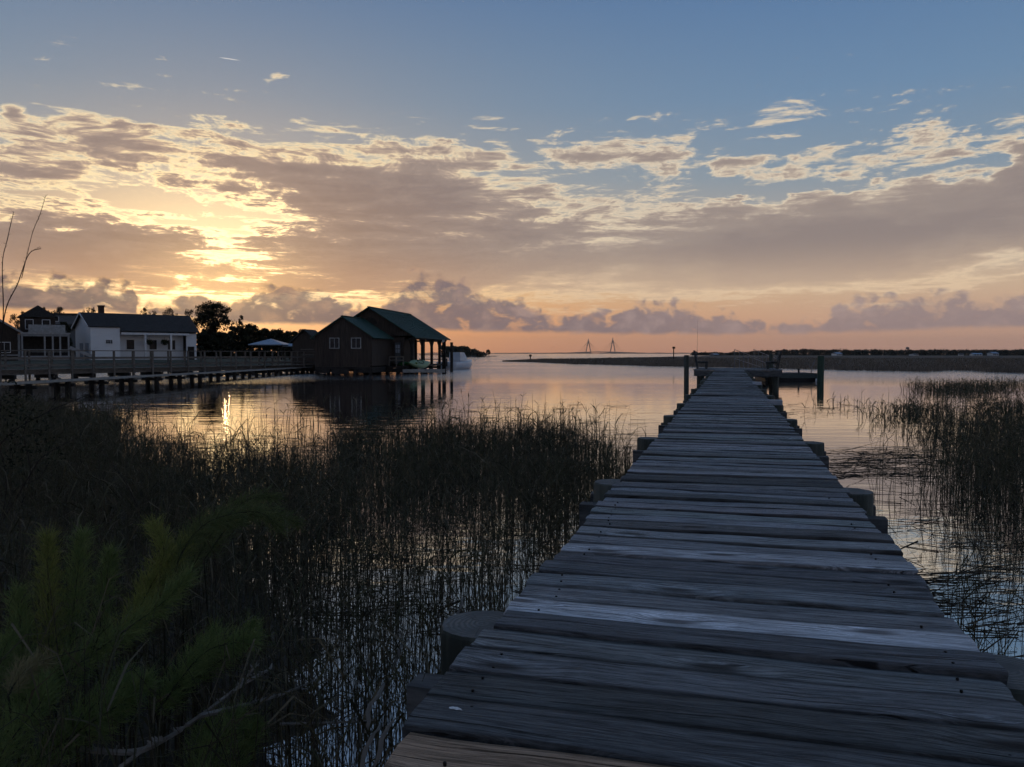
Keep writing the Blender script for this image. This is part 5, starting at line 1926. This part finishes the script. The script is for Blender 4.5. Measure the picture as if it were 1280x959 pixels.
# dead bleached branch lying over the plants
p0 = at_y(240, 905, 2.45)
db = thing('fallen_branch', 'bleached dead forked branch lying low among the green plants', 'branch', (p0.x, p0.y, max(bank_h(p0.x, p0.y), 0)))
sub('limb', [(px_path([(100, 936), (165, 940), (205, 925), (250, 895), (300, 858), (338, 836)], 2.25, .2), .0100, .0045),
             (px_path([(250, 895), (310, 880), (352, 868), (396, 850)], 2.3, .2), .0070, .0032),
             (px_path([(300, 858), (312, 842), (320, 832)], 2.42, .02), .005, .003),
             (px_path([(150, 959), (190, 930), (205, 925)], 2.25, .05), .007, .006),
             (px_path([(350, 905), (420, 903), (470, 900)], 2.35, .1), .0045, .002)], db, M['deadwood'])

# ------------------------------------------------------------------ feathery green plants in the corner
M['fen1'] = blade_mat('feathery_green', [(.105, .15, .052), (.165, .215, .07), (.22, .26, .09)], trans=.3)
M['fen2'] = blade_mat('feathery_yellow_green', [(.14, .17, .045), (.21, .23, .06), (.28, .27, .08)], trans=.3)
M['fen4'] = blade_mat('feathery_dark_olive', [(.065, .085, .034), (.10, .125, .046), (.13, .15, .055)], trans=.3)
M['fen3'] = blade_mat('feathery_straw', [(.22, .19, .09), (.30, .25, .13)], trans=.2)
M['fstem'] = plain('green_brown_stem', (.020, .020, .012), (.035, .032, .018), 20, .8)
plants = [
    ('upright feathery green plant with a pair of straight plumes', [([(62, 850), (60, 760), (60, 672)], 2.5, 'fen2', .085), ([(84, 850), (92, 760), (103, 668)], 2.55, 'fen1', .085), ([(30, 900), (28, 820), (22, 740)], 2.4, 'fen1', .075), ([(120, 830), (128, 760), (138, 690)], 2.7, 'fen1', .07)]),
    ('leaning feathery plant with long diagonal plumes below the reeds', [([(-10, 900), (70, 850), (140, 800), (205, 752), (235, 720)], 2.3, 'fen1', .085), ([(150, 800), (185, 740), (205, 690), (190, 655)], 2.5, 'fen2', .075), ([(205, 760), (228, 690), (262, 652), (320, 640), (352, 660)], 2.55, 'fen4', .055), ([(228, 700), (250, 660), (300, 650)], 2.7, 'fen4', .055), ([(165, 770), (215, 700), (235, 675)], 2.6, 'fen2', .06)]),
    ('bright green feathery plant at the foot of the bleached branch', [([(20, 975), (90, 920), (150, 880), (185, 850)], 2.15, 'fen1', .085), ([(60, 960), (110, 890), (150, 862), (180, 852)], 2.2, 'fen1', .085), ([(110, 930), (150, 880), (158, 840)], 2.25, 'fen1', .07)]),
    ('feathery green plant arching over the bleached branch', [([(190, 900), (225, 850), (262, 812), (318, 800)], 2.35, 'fen1', .080), ([(195, 890), (240, 835), (270, 790)], 2.45, 'fen1', .080), ([(240, 850), (290, 815), (318, 782)], 2.5, 'fen1', .07)]),
    ('short feathery green tuft beside the fallen branch near the dock', [([(255, 985), (275, 930), (300, 892)], 2.2, 'fen1', .085), ([(280, 990), (300, 940), (322, 905)], 2.25, 'fen1', .08), ([(240, 985), (250, 930), (262, 905)], 2.3, 'fen1', .075)]),
    ('dark feathery plant in the corner with straw-coloured tips', [([(-20, 990), (10, 930), (50, 880), (60, 850)], 2.1, 'fen1', .085), ([(-25, 900), (-5, 840), (10, 800)], 2.3, 'fen1', .08), ([(10, 870), (28, 842), (58, 826)], 2.2, 'fen3', .045), ([(-30, 960), (20, 900), (40, 850)], 2.2, 'fen1', .08)]),
    ('single arching feathery plume reaching over the reeds', [([(255, 700), (290, 655), (335, 640), (372, 655)], 2.9, 'fen4', .055), ([(235, 720), (270, 660), (310, 625), (345, 622)], 3.0, 'fen4', .05)]),
]
for i, (lab, fr_) in enumerate(plants):
    q0 = at_y(fr_[0][0][0][0], fr_[0][0][0][1], fr_[0][1])
    root = thing('feathery_plant', lab, 'plant', (q0.x, q0.y, max(bank_h(q0.x, q0.y), .0)), 0, 'feathery plants on the bank')
    for j, (pl, Y, mk, rad_) in enumerate(fr_):
        path = px_path(pl, Y, .12)
        path = [p - root.location for p in path]
        foot = Vector((path[0].x * .9, path[0].y + .05, -.05))
        full = smooth_path([foot, (foot + path[0]) / 2 + Vector((0, .02, 0)), path[0]], 3)[:-1] + path
        n_ = len(full)
        MB().tube(full, [.0042 - .0032 * k_ / n_ for k_ in range(n_)], 5).build('stem', M['fstem'], root)
        r_ = np.random.default_rng(i * 10 + j)
        P_ = np.array([tuple(p) for p in path])
        cum = np.concatenate([[0], np.cumsum(np.linalg.norm(np.diff(P_, axis=0), axis=1))])
        Ltot = cum[-1]
        nn = int((1100 if mk == 'fen4' else 1900) * Ltot / .4)
        # short side twigs carry the thread-like leaves
        s_ = r_.uniform(0.0, 1.0, nn) ** .9 * Ltot
        bx3 = np.stack([np.interp(s_, cum, P_[:, k_]) for k_ in range(3)], 1)
        tg = np.stack([np.interp(np.minimum(s_ + .02, Ltot), cum, P_[:, k_]) - np.interp(np.maximum(s_ - .02, 0), cum, P_[:, k_]) for k_ in range(3)], 1)
        tg /= np.linalg.norm(tg, axis=1, keepdims=True) + 1e-9
        ra = r_.normal(size=(nn, 3))
        ra -= (ra * tg).sum(1, keepdims=True) * tg
        ra /= np.linalg.norm(ra, axis=1, keepdims=True)
        env = np.clip(1.15 - (s_ / Ltot) ** 2.5, .18, 1) * (.75 + .25 * np.sin(s_ * 90 + j))
        out_ = r_.random(nn) ** .8 * rad_ * .62 * env
        bx3 = bx3 + ra * out_[:, None] + tg * (out_ * .75)[:, None]
        dr_ = ra * r_.uniform(.4, 1.0, nn)[:, None] + tg * r_.uniform(.6, 1.3, nn)[:, None] + r_.normal(0, .38, (nn, 3))
        ln = r_.uniform(.018, .062, nn)
        V, Q = needles(bx3, dr_, ln, r_.uniform(.0010, .0019, nn), r_.normal(0, .22, (nn, 3)), j)
        link('plume', array_mesh('plume', V, Q, M[mk]), root)
